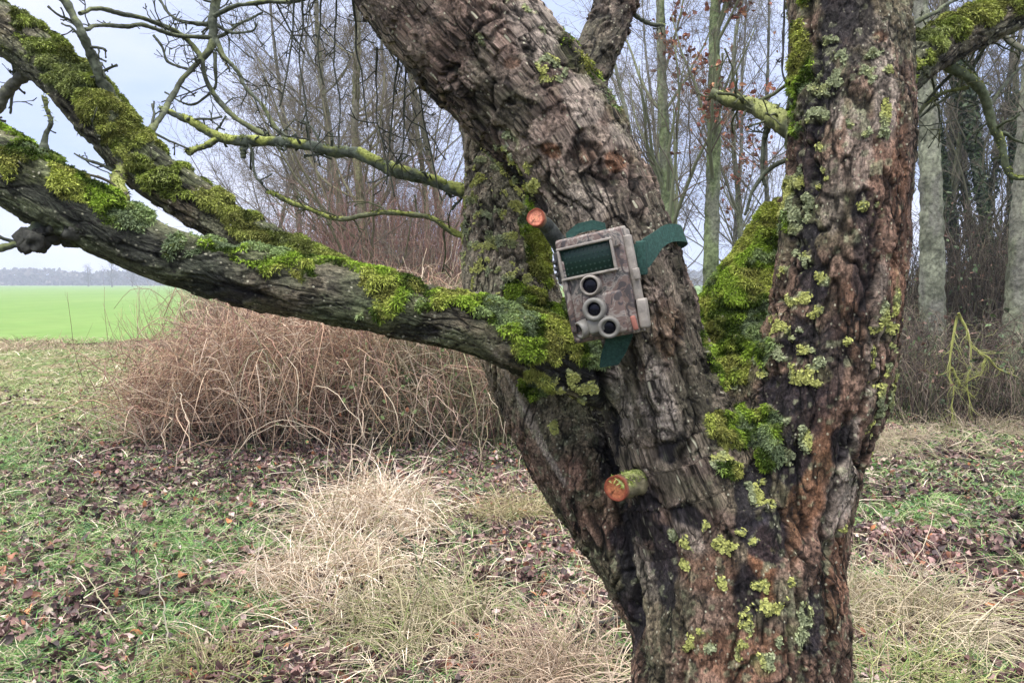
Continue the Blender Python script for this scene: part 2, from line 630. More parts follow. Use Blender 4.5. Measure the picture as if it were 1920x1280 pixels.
# straw strewn over the ground
mb = MB()
x, y = scatter(70000, 2.6, 21, -0.75, 0.75)
lt, gr, sw, n1, n2 = zones(x, y)
keep = rng.random(len(x)) < np.clip(sw * 0.5 * (0.4 + 1.2 * sst(n2, .4, .6)) + 0.09, 0, 1)
x, y = x[keep], y[keep]
n = len(x)
sc = np.clip(y / 5, 0.8, 2.8)
col = pick(n, [(0.50, 0.41, 0.30), (0.70, 0.60, 0.47), (0.32, 0.24, 0.16), (0.33, 0.35, 0.18)], [4, 4, 2, 1.4])
v, q, c = blades(np.stack([x, y, hgt(x, y)], 1), (0.06 + 0.16 * rng.random(n) ** 1.5) * (1 + 0.15 * sc), 0.0055 * sc ** .8,
                 0.5 + 1.8 * rng.random(n), col, 0.7, 4)
mb.add(v, q, c)
# dry margin at the edge of the field
n = 16000
x = -16 + 32 * rng.random(n)
y = 17.2 + 2.6 * rng.random(n)
col = pick(n, [(0.34, 0.25, 0.18), (0.28, 0.19, 0.15), (0.40, 0.33, 0.22)], [3, 2, 2])
v, q, c = blades(np.stack([x, y, hgt(x, y)], 1), 0.08 + 0.25 * rng.random(n) ** 2, np.full(n, 0.012), 0.3 + rng.random(n), col, 0.4, 4)
mb.add(v, q, c)
tag(mb.build('dry_grass_litter', M_straw), 'bleached dry grass stalks strewn over the ground', 'dry grass', kind='stuff')


# leaf litter
def leaves(c0, size, nrm, col, curl=0.35):
    """curled, folded leaves with a pointed outline: 3 x 4 grid"""
    M = len(c0)
    u = norm(np.cross(nrm, rvec(M)))
    w_ = np.cross(nrm, u)
    ts = np.array([-0.5, -0.2, 0.15, 0.5])
    ws = np.array([0.06, 0.30, 0.27, 0.03])
    cu = curl * (rng.random(M) * 2 - 0.6)
    fo = curl * (rng.random(M) * 1.6 - 0.3)
    v = np.zeros((M, 4, 3, 3))
    for i in range(4):
        for j, sgn in enumerate((-1, 0, 1)):
            ww = ws[i] * (0.7 + 0.6 * rng.random(M)) * sgn
            hh = cu * ts[i] ** 2 * 2 + fo * abs(ww) * 1.3 + 0.05 * rng.normal(size=M)
            v[:, i, j] = c0 + size[:, None] * (u * ts[i] + w_ * ww[:, None] + nrm * hh[:, None])
    v = v.reshape(-1, 3)
    b = (np.arange(M) * 12)[:, None]
    k = np.array([[i * 3 + j, i * 3 + j + 1, i * 3 + 3 + j + 1, i * 3 + 3 + j] for i in range(3) for j in range(2)])
    q = (b[:, :, None] + k[None]).reshape(-1, 4)
    return v, q, np.repeat(col, 12, axis=0)


mb = MB()
x, y = scatter(165000, 2.6, 11, -0.75, 0.75)
lt, gr, sw, n1, n2 = zones(x, y)
keep = rng.random(len(x)) < np.clip((lt * 0.95 + 0.15) * (0.45 + 1.0 * sst(fbm(np.stack([x, y, 0 * x], 1), 4.2, 3, 188), .40, .58)), 0, 1)
x, y = x[keep], y[keep]
n = len(x)
col = pick(n, [(0.17, 0.10, 0.09), (0.10, 0.058, 0.055), (0.26, 0.165, 0.15), (0.34, 0.26, 0.24), (0.36, 0.15, 0.07), (0.06, 0.045, 0.045), (0.42, 0.33, 0.27), (0.24, 0.11, 0.07)],
           [5, 5, 3, 1.6, 0.35, 4, .8, 1.0])
pa = fbm(np.stack([x, y, 0 * x], 1), 1.7, 3, 87)[:, None]
col = col * lerp(0.65, 1.3, sst(pa, .35, .65))
nr = norm(rvec(n) * 1.0 + np.array([0, 0, 1.0]))
v, q, c = leaves(np.stack([x, y, hgt(x, y) + 0.006 + 0.022 * rng.random(n)], 1), 0.012 + 0.055 * rng.random(n) ** 2.0, nr, col, 0.9)
mb.add(v, q, c)
tag(mb.build('leaf_litter', M_leaf), 'damp purple brown fallen leaves lying over the soil', 'fallen leaves', kind='stuff')

# tussocks of dead grass, each a thing of its own
def tussock(px, py, rad, hh, n, label, cols=None, lean=(0, -0.3, 0)):
    g0 = GP(px, py)
    b = np.array([g0[0], g0[1], 0])
    b[2] = hgt(b[:1], b[1:2])[0]
    m = MB()
    cols = cols or [(0.54, 0.43, 0.32), (0.76, 0.65, 0.52), (0.30, 0.21, 0.13), (0.33, 0.33, 0.17)]
    K = 16
    for kk in range(K):
        nk = int(n * 0.50 / K * (0.4 + 1.2 * rng.random()))
        an_, ar_ = rng.random() * 6.283, rad * rng.random() ** 0.6
        cx_, cy_ = b[0] + ar_ * math.cos(an_) * 1.15, b[1] + ar_ * math.sin(an_) * 1.15
        s_ = 0.03 + 0.10 * rng.random()
        base = np.stack([cx_ + s_ * rng.normal(size=nk), cy_ + s_ * rng.normal(size=nk), np.zeros(nk)], 1)
        base[:, 2] = hgt(base[:, 0], base[:, 1])
        comb = norm(np.array([rng.normal(), rng.normal() - .3, 0.0])) * 0.75
        ln_ = hh * (0.30 + 0.9 * rng.random(nk)) * (0.6 + .6 * rng.random())
        d = norm(np.array([0, 0, 0.9 + .5 * rng.random()]) + comb + np.array(lean) * .4 + 0.8 * rvec(nk) * np.array([1, 1, .3]))
        pts, _ = grow(base, d, ln_ * 1.15, np.full(nk, .002), 8, 0.16, -0.16 - 0.14 * rng.random())
        pts[:, :, 2] = np.maximum(pts[:, :, 2], base[:, None, 2] + 0.004 + 0.03 * rng.random((nk, 1)))
        wv = (0.0016 + 0.0022 * rng.random(nk) ** 1.5)[:, None] * np.linspace(1, .4, 8)[None]
        v, f = tubes(pts, wv, 3, cap=False)
        m.add(v, f, np.repeat(pick(nk, cols, [4, 4, 2, 1]), 24, axis=0))
    base = np.array([b]) + rng.normal(size=(20, 3)) * np.array([rad * .6, rad * .6, 0])
    base[:, 2] = hgt(base[:, 0], base[:, 1])
    # a few upright stalks
    k = 14
    bs = base[:k]
    pt, rd = grow(bs, np.tile([0.0, 0, 1], (k, 1)) + 0.35 * rvec(k), hh * (0.9 + 0.7 * rng.random(k)), np.full(k, 0.0016), 6, 0.12)
    v, f = tubes(pt, rd, 3)
    m.add(v, f, (0.42, 0.33, 0.22))
    o = m.build('grass_tussock', M_straw)
    tag(o, label, 'grass tussock', 'tussocks of dead grass in front of the bramble')
    return o


tussock(690, 985, 0.42, 0.42, 3400, 'widest mound of pale straw grass, below the middle of the bramble thicket')
tussock(600, 1110, 0.30, 0.36, 2200, 'straw tussock leaning to the side over green grass, just below the widest mound')
tussock(780, 1180, 0.28, 0.34, 2200, 'straw tussock mixed with green blades at the lower edge between two brown ones', [(0.38, 0.33, 0.21), (0.45, 0.39, 0.27), (0.22, 0.26, 0.10), (0.28, 0.30, 0.14)])
tussock(1010, 1290, 0.16, 0.36, 1700, 'pinkish straw tuft standing upright beside the foot of the mossy trunk', [(0.44, 0.33, 0.24), (0.50, 0.40, 0.30), (0.36, 0.27, 0.2), (0.3, 0.28, 0.15)], (0, 0, 0))
tussock(940, 960, 0.26, 0.26, 1500, 'low olive brown tussock close to the sloping back stem of the tree', [(0.36, 0.30, 0.17), (0.28, 0.23, 0.12), (0.42, 0.35, 0.22), (0.2, 0.22, 0.08)])
tussock(1670, 1160, 0.26, 0.38, 2400, 'pale straw tussock pressed against the far side of the trunk foot', [(0.44, 0.37, 0.26), (0.50, 0.43, 0.31), (0.30, 0.25, 0.15), (0.30, 0.33, 0.14)], (0.15, -0.3, 0))
tussock(1740, 1300, 0.20, 0.24, 1100, 'green and straw tussock at the bottom corner beyond the trunk', [(0.24, 0.27, 0.10), (0.34, 0.33, 0.15), (0.42, 0.36, 0.24), (0.16, 0.24, 0.07)], (0.2, -0.2, 0))
tussock(1700, 835, 0.5, 0.34, 1600, 'band of dead grass at the foot of the pale leaning trunk', [(0.40, 0.32, 0.23), (0.48, 0.40, 0.29), (0.30, 0.24, 0.16), (0.3, 0.28, 0.15)])
tussock(1860, 815, 0.55, 0.30, 1600, 'low dead grass fringe below the dark undergrowth', [(0.38, 0.31, 0.22), (0.46, 0.38, 0.28), (0.28, 0.22, 0.15), (0.26, 0.26, 0.12)])
tussock(380, 1275, 0.10, 0.22, 1100, 'thin flattened grass patch at the bottom edge among green blades', [(0.36, 0.31, 0.19), (0.28, 0.26, 0.13), (0.2, 0.24, 0.09), (0.16, 0.22, 0.06)])


# ------------------------------------------------------------------ bramble thicket
def bez(a, b, c, Np):
    t = np.linspace(0, 1, Np)[None, :, None]
    return a[:, None] * (1 - t) ** 2 + 2 * b[:, None] * t * (1 - t) + c[:, None] * t ** 2


CANE = [(0.42, 0.28, 0.19), (0.35, 0.20, 0.15), (0.50, 0.37, 0.26), (0.58, 0.47, 0.36), (0.21, 0.13, 0.105), (0.27, 0.26, 0.14)]


def thicket(n, x0, x1, y0, y1, hmax, cols, wts, prof, rad=(0.003, 0.008), spread=0.9):
    xs = x0 + (x1 - x0) * rng.random(n)
    ys = y0 + (y1 - y0) * rng.random(n)
    h = hmax * prof((xs - x0) / (x1 - x0)) * (0.45 + 0.6 * rng.random(n))
    a = np.stack([xs, ys, hgt(xs, ys)], 1)
    az = rng.random(n) * 6.283
    ln = spread * (0.4 + 0.9 * rng.random(n))
    dx = np.stack([np.cos(az) * ln, np.sin(az) * ln, 0 * az], 1)
    b = a + dx * 0.5
    b[:, 2] = h * 1.65
    c = a + dx
    c[:, 2] = h * (0.1 + 0.9 * rng.random(n))
    pts = bez(a, b, c, 12)
    w_ = rng.normal(size=pts.shape) * 0.022
    w_ = np.cumsum(w_, axis=1)
    pts = pts + w_
    pts[:, :, 2] = np.maximum(pts[:, :, 2], 0.01)
    r0 = rad[0] + (rad[1] - rad[0]) * rng.random(n)
    rr = r0[:, None] * np.linspace(1, 0.45, 12)[None]
    col = pick(n, cols, wts)
    return pts, rr, col


brb = empty('bramble_thicket', (-1.9, 8.0, 0))
tag(brb, 'tangled thicket of arching reddish brown bare canes beneath the mossy limb', 'bramble')
prof = lambda t: 0.5 + 0.5 * sst(t, 0.0, 0.3) - 0.18 * sst(t, 0.75, 1.0)
mb = MB()
pts, rr, col = thicket(1500, -3.55, 0.55, 6.9, 10.0, 1.42, CANE, [4, 3, 3, 1.6, 2, 1.5], prof)
v, f = tubes(pts, rr, 3)
mb.add(v, f, np.repeat(col, 36, axis=0))
n = 8000
xs = -3.6 + 4.2 * rng.random(n) ** 1.0
ys = 6.9 + 2.6 * rng.random(n) ** 1.4
zs = 1.2 * prof((xs + 3.6) / 4.2) * rng.random(n) ** 0.8
st = np.stack([xs, ys, zs], 1)
dd_ = rvec(n) * np.array([1, 1, .8]) + np.array([0, 0, .45])
p5, r5 = grow(st, dd_, 0.25 + 0.6 * rng.random(n), 0.0025 + 0.0038 * rng.random(n) ** 2, 12, 0.13, -0.02, 0.4, 0.40)
p5[:, :, 2] = np.maximum(p5[:, :, 2], 0.01)
rgt = sst(xs, -1.7, -0.6)[:, None]
c5 = lerp(pick(n, [(0.40, 0.27, 0.18), (0.30, 0.18, 0.13), (0.50, 0.37, 0.26), (0.58, 0.45, 0.34), (0.16, 0.10, 0.08)], [4, 3, 3, 2.4, 2]),
          pick(n, [(0.30, 0.25, 0.16), (0.19, 0.20, 0.10), (0.50, 0.42, 0.30), (0.14, 0.16, 0.08)], [3, 3, 3, 2]), rgt)
v, f = tubes(p5, r5, 3)
mb.add(v, f, np.repeat(c5, 36, axis=0))
front, frr, fcol = thicket(80, -3.6, 0.5, 6.7, 7.3, 0.95, [(0.50, 0.42, 0.31), (0.42, 0.31, 0.24)], [1, 1], prof, (0.003, 0.006), 1.3)
v, f = tubes(front, frr, 3)
mb.add(v, f, np.repeat(fcol, 36, axis=0))
o = mb.build('canes', M_twig, brb)
tag(o, kind='stuff')
mb = MB()
p2, r2 = children(pts, rr, 5, 0.15, 1.0, 0.9, 0.22, 0.6, 6, 0.35, 0.02, 0.5)
v, f = tubes(p2, r2, 3, cap=False)
mb.add(v, f, np.repeat(pick(len(p2), CANE, [4, 3, 3, 2, 2, 1.5]), 18, axis=0))
tag(mb.build('side_shoots', M_twig, brb), kind='stuff')
# upright shoots at the open end
mb = MB()
n = 190
xs = -4.1 + 2.8 * rng.random(n) ** 0.8
ys = 7.2 + 2.6 * rng.random(n)
st = np.stack([xs, ys, 0 * xs], 1)
p3, r3 = grow(st, np.tile([-0.22, 0, 1.0], (n, 1)) + 0.25 * rvec(n), 0.9 + 0.75 * rng.random(n), np.full(n, 0.005), 10, 0.09, 0.04, 0.3)
v, f = tubes(p3, r3, 3)
mb.add(v, f, (0.24, 0.15, 0.12))
p4, r4 = children(p3, r3, 4, 0.3, 1.0, 0.6, 0.25, 0.6, 5, 0.15, 0.05, 0.4)
v, f = tubes(p4, r4, 3)
mb.add(v, f, (0.22, 0.14, 0.11))
tag(mb.build('upright_shoots', M_twig, brb), kind='stuff')
# withered leaves caught in the canes
n = 2600
i = rng.integers(0, len(pts), n)
k = rng.integers(4, 12, n)
v, q, c = leaves(pts[i, k] * np.array([.62, 1, .8]) + np.array([.2, 0, 0]), 0.02 + 0.035 * rng.random(n), rvec(n), pick(n, [(0.30, 0.13, 0.07), (0.30, 0.19, 0.14), (0.12, 0.17, 0.06), (0.08, 0.12, 0.04)], [.6, 1, 2, 3]))
mb = MB()
mb.add(v, q, c)
tag(mb.build('withered_leaves', M_leaf, brb), kind='stuff')


# ------------------------------------------------------------------ trees of the wood
def wood_tree(name, px, dist, rpx, h, label, lean=(0, 0), colr=(0.17, 0.19, 0.10), levels=(12, 5, 5), spread=0.30, ang=0.55,
              ivy=0, cat='tree', group=None, twigcol=(0.15, 0.13, 0.10), crown0=0.2, two=None, dens=1.0, russet=None, wob=0.035):
    gp = np.array([(px - 960) / F * dist, dist, 0.0])
    r0 = rpx / F * dist
    rough_ = 1.0
    root = empty(name, tuple(gp))
    tag(root, label, cat, group)
    st = gp[None] + np.array([[0, 0, -0.05]])
    tp, tr = grow(st, np.array([[lean[0], lean[1], 1.0]]), np.array([h]), np.array([r0]), 26, wob, 0.02, 0.22)
    tr[:, 0] *= 1.35
    tr[:, 1] *= 1.1
    mb = MB()
    tt_ = np.linspace(0, 25, 160)
    tp2 = np.stack([np.interp(tt_, np.arange(26), tp[0, :, k]) for k in range(3)], 1)[None]
    tr2 = np.interp(tt_, np.arange(26), tr[0])[None]
    v, f = tubes(tp2, tr2, 18)
    v = v + norm(v - np.repeat(tp2[0], 18, axis=0)) * ((fbm(v, 12, 3, 55) - .5) * r0 * .35)[:, None]
    nn = fbm(v, 3.0, 3, 50)
    n3 = fbm(v * np.array([1, 1, .3]), 9.0, 3, 52)
    n4 = fbm(v, 30.0, 3, 54)
    cc = lerp(np.array(colr) * 0.5, np.array(colr) * 1.3, sst(nn * .5 + n4 * .5, 0.35, 0.65)[:, None])
    cc = lerp(cc, np.array([[0.20, 0.19, 0.17]]), 0.5 * sst(n3, 0.5, 0.65)[:, None])
    mb.add(v, f, cc)
    mb.build('trunk', M_tree, root)
    mb = MB()
    b1, r1 = children(tp, tr, int(levels[0] * dens), crown0, 1.0, ang, spread, 0.34, 14, 0.07, 0.05, 0.25)
    r1 = np.minimum(r1, r0 * 0.42)
    v, f = tubes(b1, r1, 6)
    mb.add(v, f, lerp(np.array(colr), np.array(twigcol), 0.4))
    b2, r2_ = children(b1, r1, levels[1] + 1, 0.15, 1.0, 0.7, 0.45, 0.5, 9, 0.12, 0.04, 0.3)
    v, f = tubes(b2, np.maximum(r2_, 0.0035), 4)
    mb.add(v, f, np.array(twigcol))
    b3, r3_ = children(b2, r2_, levels[2] + 2, 0.1, 1.0, 0.7, 0.5, 0.6, 6, 0.18, 0.02, 0.4)
    v, f = tubes(b3, np.maximum(r3_, 0.0025), 3, cap=False)
    mb.add(v, f, np.array(twigcol) * 1.05)
    b4, r4_ = children(b3, r3_, 4, 0.1, 1.0, 0.7, 0.7, 0.7, 4, 0.2, 0.0, 0.5)
    v, f = tubes(b4, np.maximum(r4_ * 0.8, 0.0022), 3, cap=False)
    mb.add(v, f, np.array(twigcol) * 1.15)
    o = mb.build('crown', M_twig, root)
    if ivy:
        n = ivy
        t = rng.random(n) ** 0.7 * 0.62
        x_ = t * 25
        i_ = np.clip(x_.astype(int), 0, 24)
        pp = tp[0, i_] + (tp[0, i_ + 1] - tp[0, i_]) * (x_ - i_)[:, None]
        th = rng.random(n) * 6.283
        od = np.stack([np.cos(th), np.sin(th), 0.3 * rng.normal(size=n)], 1)
        rr_ = r0 * (0.9 + 1.0 * rng.random(n) * sst(vnoise(pp, 1.6, 3), .25, .8))
        pp = pp + od * rr_[:, None]
        col = pick(n, [(0.035, 0.06, 0.025), (0.05, 0.085, 0.03), (0.025, 0.04, 0.02), (0.09, 0.11, 0.05)], [3, 3, 3, 1])
        v, q, c = leaves(pp, 0.05 + 0.05 * rng.random(n), norm(od + 0.6 * rvec(n)), col, 0.2)
        m2 = MB()
        m2.add(v, q, c)
        tag(m2.build('ivy', M_ivy, root), kind='stuff')
    if russet:
        n = russet
        i_ = rng.integers(0, len(b4), n)
        pp = b4[i_, rng.integers(1, 4, n)]
        # only where clumps of last year's leaves hold on
        nz = fbm(pp, 1.1, 2, 91)
        pp = pp[nz > 0.5]
        n = len(pp)
        col = pick(n, [(0.28, 0.10, 0.06), (0.34, 0.17, 0.09), (0.2, 0.09, 0.07)], [3, 2, 2])
        v, q, c = leaves(pp, 0.05 + 0.05 * rng.random(n), rvec(n), col, 0.5)
        m2 = MB()
        m2.add(v, q, c)
        tag(m2.build('withered_leaves', M_leaf, root), kind='stuff')
    return root


GRP = 'bare trees of the wood'
wood_tree('bare_tree', 706, 12.5, 11, 8.5, 'slender bare tree with an ochre green stem rising behind the thin mossy branches', (-0.06, 0), (0.19, 0.19, 0.10), (34, 6, 5), 0.34, 1.0, group=GRP, crown0=0.12)
wood_tree('bare_tree', 655, 14.5, 10, 9.0, 'thin straight bare tree close beside the ochre green stem, with horizontal twigs', (0.02, 0), (0.16, 0.17, 0.10), (34, 6, 5), 0.32, 1.15, group=GRP, crown0=0.15)
wood_tree('bare_tree', 800, 13, 7, 7.5, 'bare sapling just before the lichen covered back stem, leaning branches', (0.05, 0), (0.17, 0.17, 0.10), (26, 6, 5), 0.36, 0.85, group=GRP, crown0=0.12)
wood_tree('bare_tree', 858, 14, 9, 8.5, 'bare tree half hidden by the arching bark limb and the back stem', (-0.03, 0), (0.18, 0.19, 0.12), (16, 5, 5), 0.28, 0.6, group=GRP)
wood_tree('bare_tree', 570, 17, 7, 8.0, 'far bare tree with a fine hazy crown against the open sky', (-0.03, 0), (0.15, 0.15, 0.12), (30, 6, 6), 0.38, 1.05, group=GRP, crown0=0.1)
wood_tree('bare_tree', 1272, 11.5, 15, 8.5, 'green stemmed bare tree with steep ascending side branches between the two big stems', (-0.07, 0), (0.18, 0.22, 0.11), (26, 4, 4), 0.34, 0.55, group=GRP, crown0=0.15, wob=0.006)
wood_tree('bare_tree', 1332, 11.0, 17, 9.0, 'straight green trunk with few branches standing right in the middle of the gap', (0.0, 0), (0.17, 0.21, 0.10), (16, 5, 4), 0.24, 0.6, group=GRP, wob=0.004, crown0=0.25, russet=2600)
wood_tree('bare_tree', 1405, 15, 7, 8.5, 'thin bare tree nearest the rough bark of the upright stem', (-0.02, 0), (0.16, 0.18, 0.11), (20, 5, 5), 0.30, 0.6, group=GRP, crown0=0.12, russet=2600)
wood_tree('bare_tree', 1215, 16, 7, 8.5, 'thin far tree almost touching the outline of the arching limb', (0.05, 0), (0.16, 0.18, 0.12), (20, 5, 5), 0.30, 0.6, group=GRP, crown0=0.12)
wood_tree('bare_tree', 1762, 9.6, 26, 8.0, 'stout pale grey green trunk leaning away just beyond the upright stem', (-0.115, 0.0), (0.20, 0.21, 0.15), (7, 4, 4), 0.22, 0.7, group=GRP, crown0=0.5, wob=0.012)
wood_tree('bare_tree', 1912, 9.0, 30, 8.0, 'thick grey green trunk cut off by the edge of the picture', (0.0, 0.0), (0.17, 0.18, 0.12), (10, 4, 4), 0.22, 0.7, group=GRP, crown0=0.3, wob=0.012)
wood_tree('ivy_clad_tree', 1800, 12.0, 9, 7.5, 'dark ivy covered tree next to the pale leaning trunk', (-0.03, 0), (0.09, 0.10, 0.06), (16, 5, 4), 0.28, 0.5, 4500, group=GRP)
wood_tree('ivy_clad_tree', 1850, 11.4, 10, 8.0, 'blackish ivy covered trunk in the middle of the dark clump', (0.015, 0), (0.08, 0.09, 0.05), (18, 5, 4), 0.28, 0.5, 3800, group=GRP)
wood_tree('ivy_clad_tree', 1885, 12.8, 8, 7.5, 'slim ivy covered tree squeezed beside the thick trunk at the edge', (-0.06, 0), (0.09, 0.10, 0.06), (16, 5, 4), 0.28, 0.5, 3500, group=GRP)
wood_tree('bare_tree', 1722, 13.0, 7, 7.5, 'slim dark tree glimpsed between the upright stem and the pale leaning trunk', (0.07, 0), (0.11, 0.12, 0.07), (16, 5, 4), 0.3, 0.5, group=GRP)


for px_, d_, rp_, ln_, lab_ in ((1778, 13.5, 7, 0.16, 'dark stem leaning over strongly between the pale trunk and the ivy trees'), (1815, 13.0, 8, -0.13, 'dark leaning stem crossing behind the first ivy covered tree'),
                          (1838, 14.2, 7, 0.20, 'thin dark stem slanting away behind the blackish trunk'), (1868, 13.6, 8, -0.22, 'slanting dark stem rising from behind the blackish trunk'),
                          (1895, 14.5, 6, 0.07, 'thin dark stem right beside the thick trunk at the edge')):
    wood_tree('bare_tree', px_, d_, rp_ * 1.15, 7.5, lab_, (ln_, 0), (0.06, 0.07, 0.045), (14, 5, 4), 0.26, 0.45, 900, group=GRP, twigcol=(0.09, 0.09, 0.06))
for px_, d_, rp_, ln_, lab_ in ((745, 16, 5, 0.04, 'faint thin tree further back between the ochre stem and the sapling'), (620, 19, 6, -0.05, 'faint tree far back beyond the hanging twigs'),
                          (500, 20, 5, 0.02, 'outermost bare tree standing alone at the open side of the wood'), (1245, 18, 6, 0.03, 'faint thin tree deep in the gap by the green stem'),
                          (1370, 18, 6, 0.02, 'faint thin tree deep in the gap beyond the straight trunk'), (1440, 17, 6, -0.04, 'faint thin tree hidden partly by the mossy buttress')):
    wood_tree('bare_tree', px_, d_, rp_, 8.5, lab_, (ln_, 0), (0.15, 0.155, 0.12), (30, 6, 4), 0.36, 0.95, group=GRP, twigcol=(0.16, 0.15, 0.14), crown0=.1)


# brush under the wood and reddish shrubs
def shrub(name, x0, x1, y0, y1, h, n, cols, wts, label, cat, prof=lambda t: 0.7 + 0.3 * np.sin(t * 9), side=4, spread=0.8, leaf=0, rad=(0.003, 0.007)):
    root = empty(name, ((x0 + x1) / 2, (y0 + y1) / 2, 0))
    tag(root, label, cat)
    pts, rr, col = thicket(n, x0, x1, y0, y1, h, cols, wts, prof, rad, spread)
    mb = MB()
    v, f = tubes(pts, rr, 3)
    mb.add(v, f, np.repeat(col, 36, axis=0))
    p2, r2 = children(pts, rr, side, 0.2, 1.0, 0.8, 0.25, 0.6, 6, 0.3, 0.03, 0.5)
    v, f = tubes(p2, r2, 3, cap=False)
    mb.add(v, f, np.repeat(pick(len(p2), cols, wts), 18, axis=0))
    tag(mb.build('stems', M_twig, root), kind='stuff')
    if leaf:
        i = rng.integers(0, len(pts), leaf)
        k = rng.integers(2, 12, leaf)
        v, q, c = leaves(pts[i, k], 0.03 + 0.05 * rng.random(leaf), rvec(leaf), pick(leaf, [(0.05, 0.085, 0.03), (0.09, 0.14, 0.05), (0.18, 0.1, 0.07)], [3, 2, 1]))
        mb = MB()
        mb.add(v, q, c)
        tag(mb.build('foliage', M_ivy, root), kind='stuff')
    return root


shrub('bare_shrub', -5.2, -0.7, 12.0, 14.5, 3.1, 2300, [(0.30, 0.17, 0.14), (0.36, 0.24, 0.19), (0.22, 0.14, 0.12), (0.26, 0.22, 0.15)], [4, 3, 2, 2],
      'reddish pink twiggy shrub mass rising behind the bramble and the limbs', 'shrub', lambda t: 0.45 + 0.5 * sst(t, 0.1, 0.6), spread=0.9)
shrub('undergrowth_thicket', 4.1, 8.2, 7.9, 10.6, 1.15, 1500, [(0.15, 0.115, 0.09), (0.085, 0.065, 0.055), (0.28, 0.23, 0.17), (0.13, 0.13, 0.075)], [3, 4, 1.5, 2],
      'dark tangle of bare undergrowth around the feet of the ivy trees', 'undergrowth', leaf=2500, spread=0.8)
shrub('undergrowth_thicket', 7.3, 9.8, 10.8, 13.0, 2.2, 900, [(0.14, 0.12, 0.09), (0.10, 0.09, 0.07), (0.2, 0.19, 0.12)], [3, 3, 2],
      'taller dark brush filling the space behind the ivy covered trunks', 'undergrowth', leaf=6000, spread=0.9)
shrub('undergrowth_thicket', 1.6, 4.6, 11.5, 14.0, 1.9, 900, [(0.20, 0.19, 0.12), (0.16, 0.14, 0.10), (0.28, 0.26, 0.18)], [3, 3, 2],
      'olive grey brush seen in the gap between the arching limb and the mossy buttress', 'undergrowth', leaf=500, spread=0.9)

shrub('undergrowth_thicket', 5.75, 8.2, 9.9, 12.2, 2.5, 1300, [(0.085, 0.068, 0.052), (0.05, 0.042, 0.034), (0.15, 0.13, 0.09)], [3, 3, 1.5],
      'dense dark thin stems reaching up between the pale leaning trunk and the thick one', 'undergrowth', leaf=2500, spread=0.7, rad=(0.004, 0.010))

# yellow mossy fallen bough in the undergrowth
mb = MB()
bough = [[(1795, 590), (1785, 640), (1778, 700), (1790, 745), (1783, 800)], [(1797, 588), (1815, 620), (1822, 680), (1812, 720), (1826, 770)],
         [(1822, 650), (1850, 670), (1870, 690), (1905, 705)], [(1848, 670), (1840, 700), (1812, 715)], [(1785, 690), (1800, 720), (1828, 745)]]
for b_ in bough:
    p_ = np.array([P(x_, y_, 7.9) for x_, y_ in b_])
    t_ = np.linspace(0, len(b_) - 1, 12)
    pp = np.stack([np.interp(t_, np.arange(len(b_)), p_[:, k]) for k in range(3)], 1)
    pp += rng.normal(size=pp.shape) * 0.006
    v, f = tubes(pp[None], np.linspace(0.014, 0.006, 12)[None], 6)
    mb.add(v, f, np.array([0.30, 0.31, 0.09]))
    ps, rs = children(pp[None], np.full((1, 12), 0.010), 26, 0.1, 1, 0.9, 0.4, 0.4, 6, 0.3)
    v, f = tubes(ps, rs, 3)
    mb.add(v, f, np.array([0.26, 0.27, 0.10]))
tag(mb.build('mossy_bough', M_branch), 'bright yellow green bent bough in front of the dark undergrowth', 'branch')

# stalks and a fallen twig in the grass

def stalk(pts_, r_, colr, name, label, cat, kids=0):
    k = np.array(pts_, float)
    tt = np.linspace(0, len(k) - 1, 16)
    pp = np.stack([np.interp(tt, np.arange(len(k)), k[:, i]) for i in range(3)], 1) + rng.normal(size=(16, 3)) * 0.004
    m = MB()
    v, f = tubes(pp[None], np.linspace(r_, r_ * .5, 16)[None], 6)
    m.add(v, f, np.array([colr]) * lerp(.7, 1.3, fbm(v, 30, 2, 66))[:, None])
    if kids:
        a_, c_ = children(pp[None], np.full((1, 16), r_), kids, .2, 1, .7, .3, .5, 6, .2)
        v, f = tubes(a_, c_, 4)
        m.add(v, f, np.array(colr) * .9)
    return tag(m.build(name, M_twig), label, cat)


def gup(px_, py_, dx, h_):
    g_ = GP(px_, py_)
    return [g_[0] + dx, g_[1], h_]


stalk([gup(262, 1140, 0, 0), gup(262, 1140, -.01, .15), gup(262, 1140, -.03, .36)], .004, (0.10, 0.07, 0.06), 'dead_stalk', 'upright thin dark dead stalk among the green blades', 'stalk', 4)
stalk([gup(232, 1190, 0, 0), gup(232, 1190, -.08, .14), gup(232, 1190, -.17, .30)], .0035, (0.55, 0.50, 0.33), 'dead_stalk', 'pale yellow stalk tilting away from the thin dark one', 'stalk')
stalk([gup(318, 1220, 0, 0), gup(318, 1220, -.02, .2), gup(318, 1220, -.045, .40)], .0035, (0.58, 0.54, 0.40), 'dead_stalk', 'long pale upright stalk nearest the straw tussocks', 'stalk')
stalk([gup(622, 935, 0, 0), gup(622, 935, .06, .15), gup(622, 935, .17, .30), gup(622, 935, .27, .17), gup(622, 935, .29, .02)], .006, (0.55, 0.42, 0.32), 'dead_stalk', 'buckled pale cane making a peak above the widest straw mound', 'stalk')
stalk([gup(1015, 1290, 0, .05), gup(1060, 1245, 0, .06), gup(1120, 1205, 0, .09), gup(1195, 1170, 0, .05)], .011, (0.05, 0.045, 0.04), 'fallen_twig', 'dark fallen twig lying in the grass before the trunk foot', 'twig', 5)
stalk([gup(735, 1020, 0, .10), gup(775, 1080, 0, .16), gup(790, 1140, 0, .12), gup(788, 1190, 0, .03)], .008, (0.07, 0.09, 0.05), 'fallen_twig', 'dark green crooked twig sticking out of the straw tussocks', 'twig', 6)

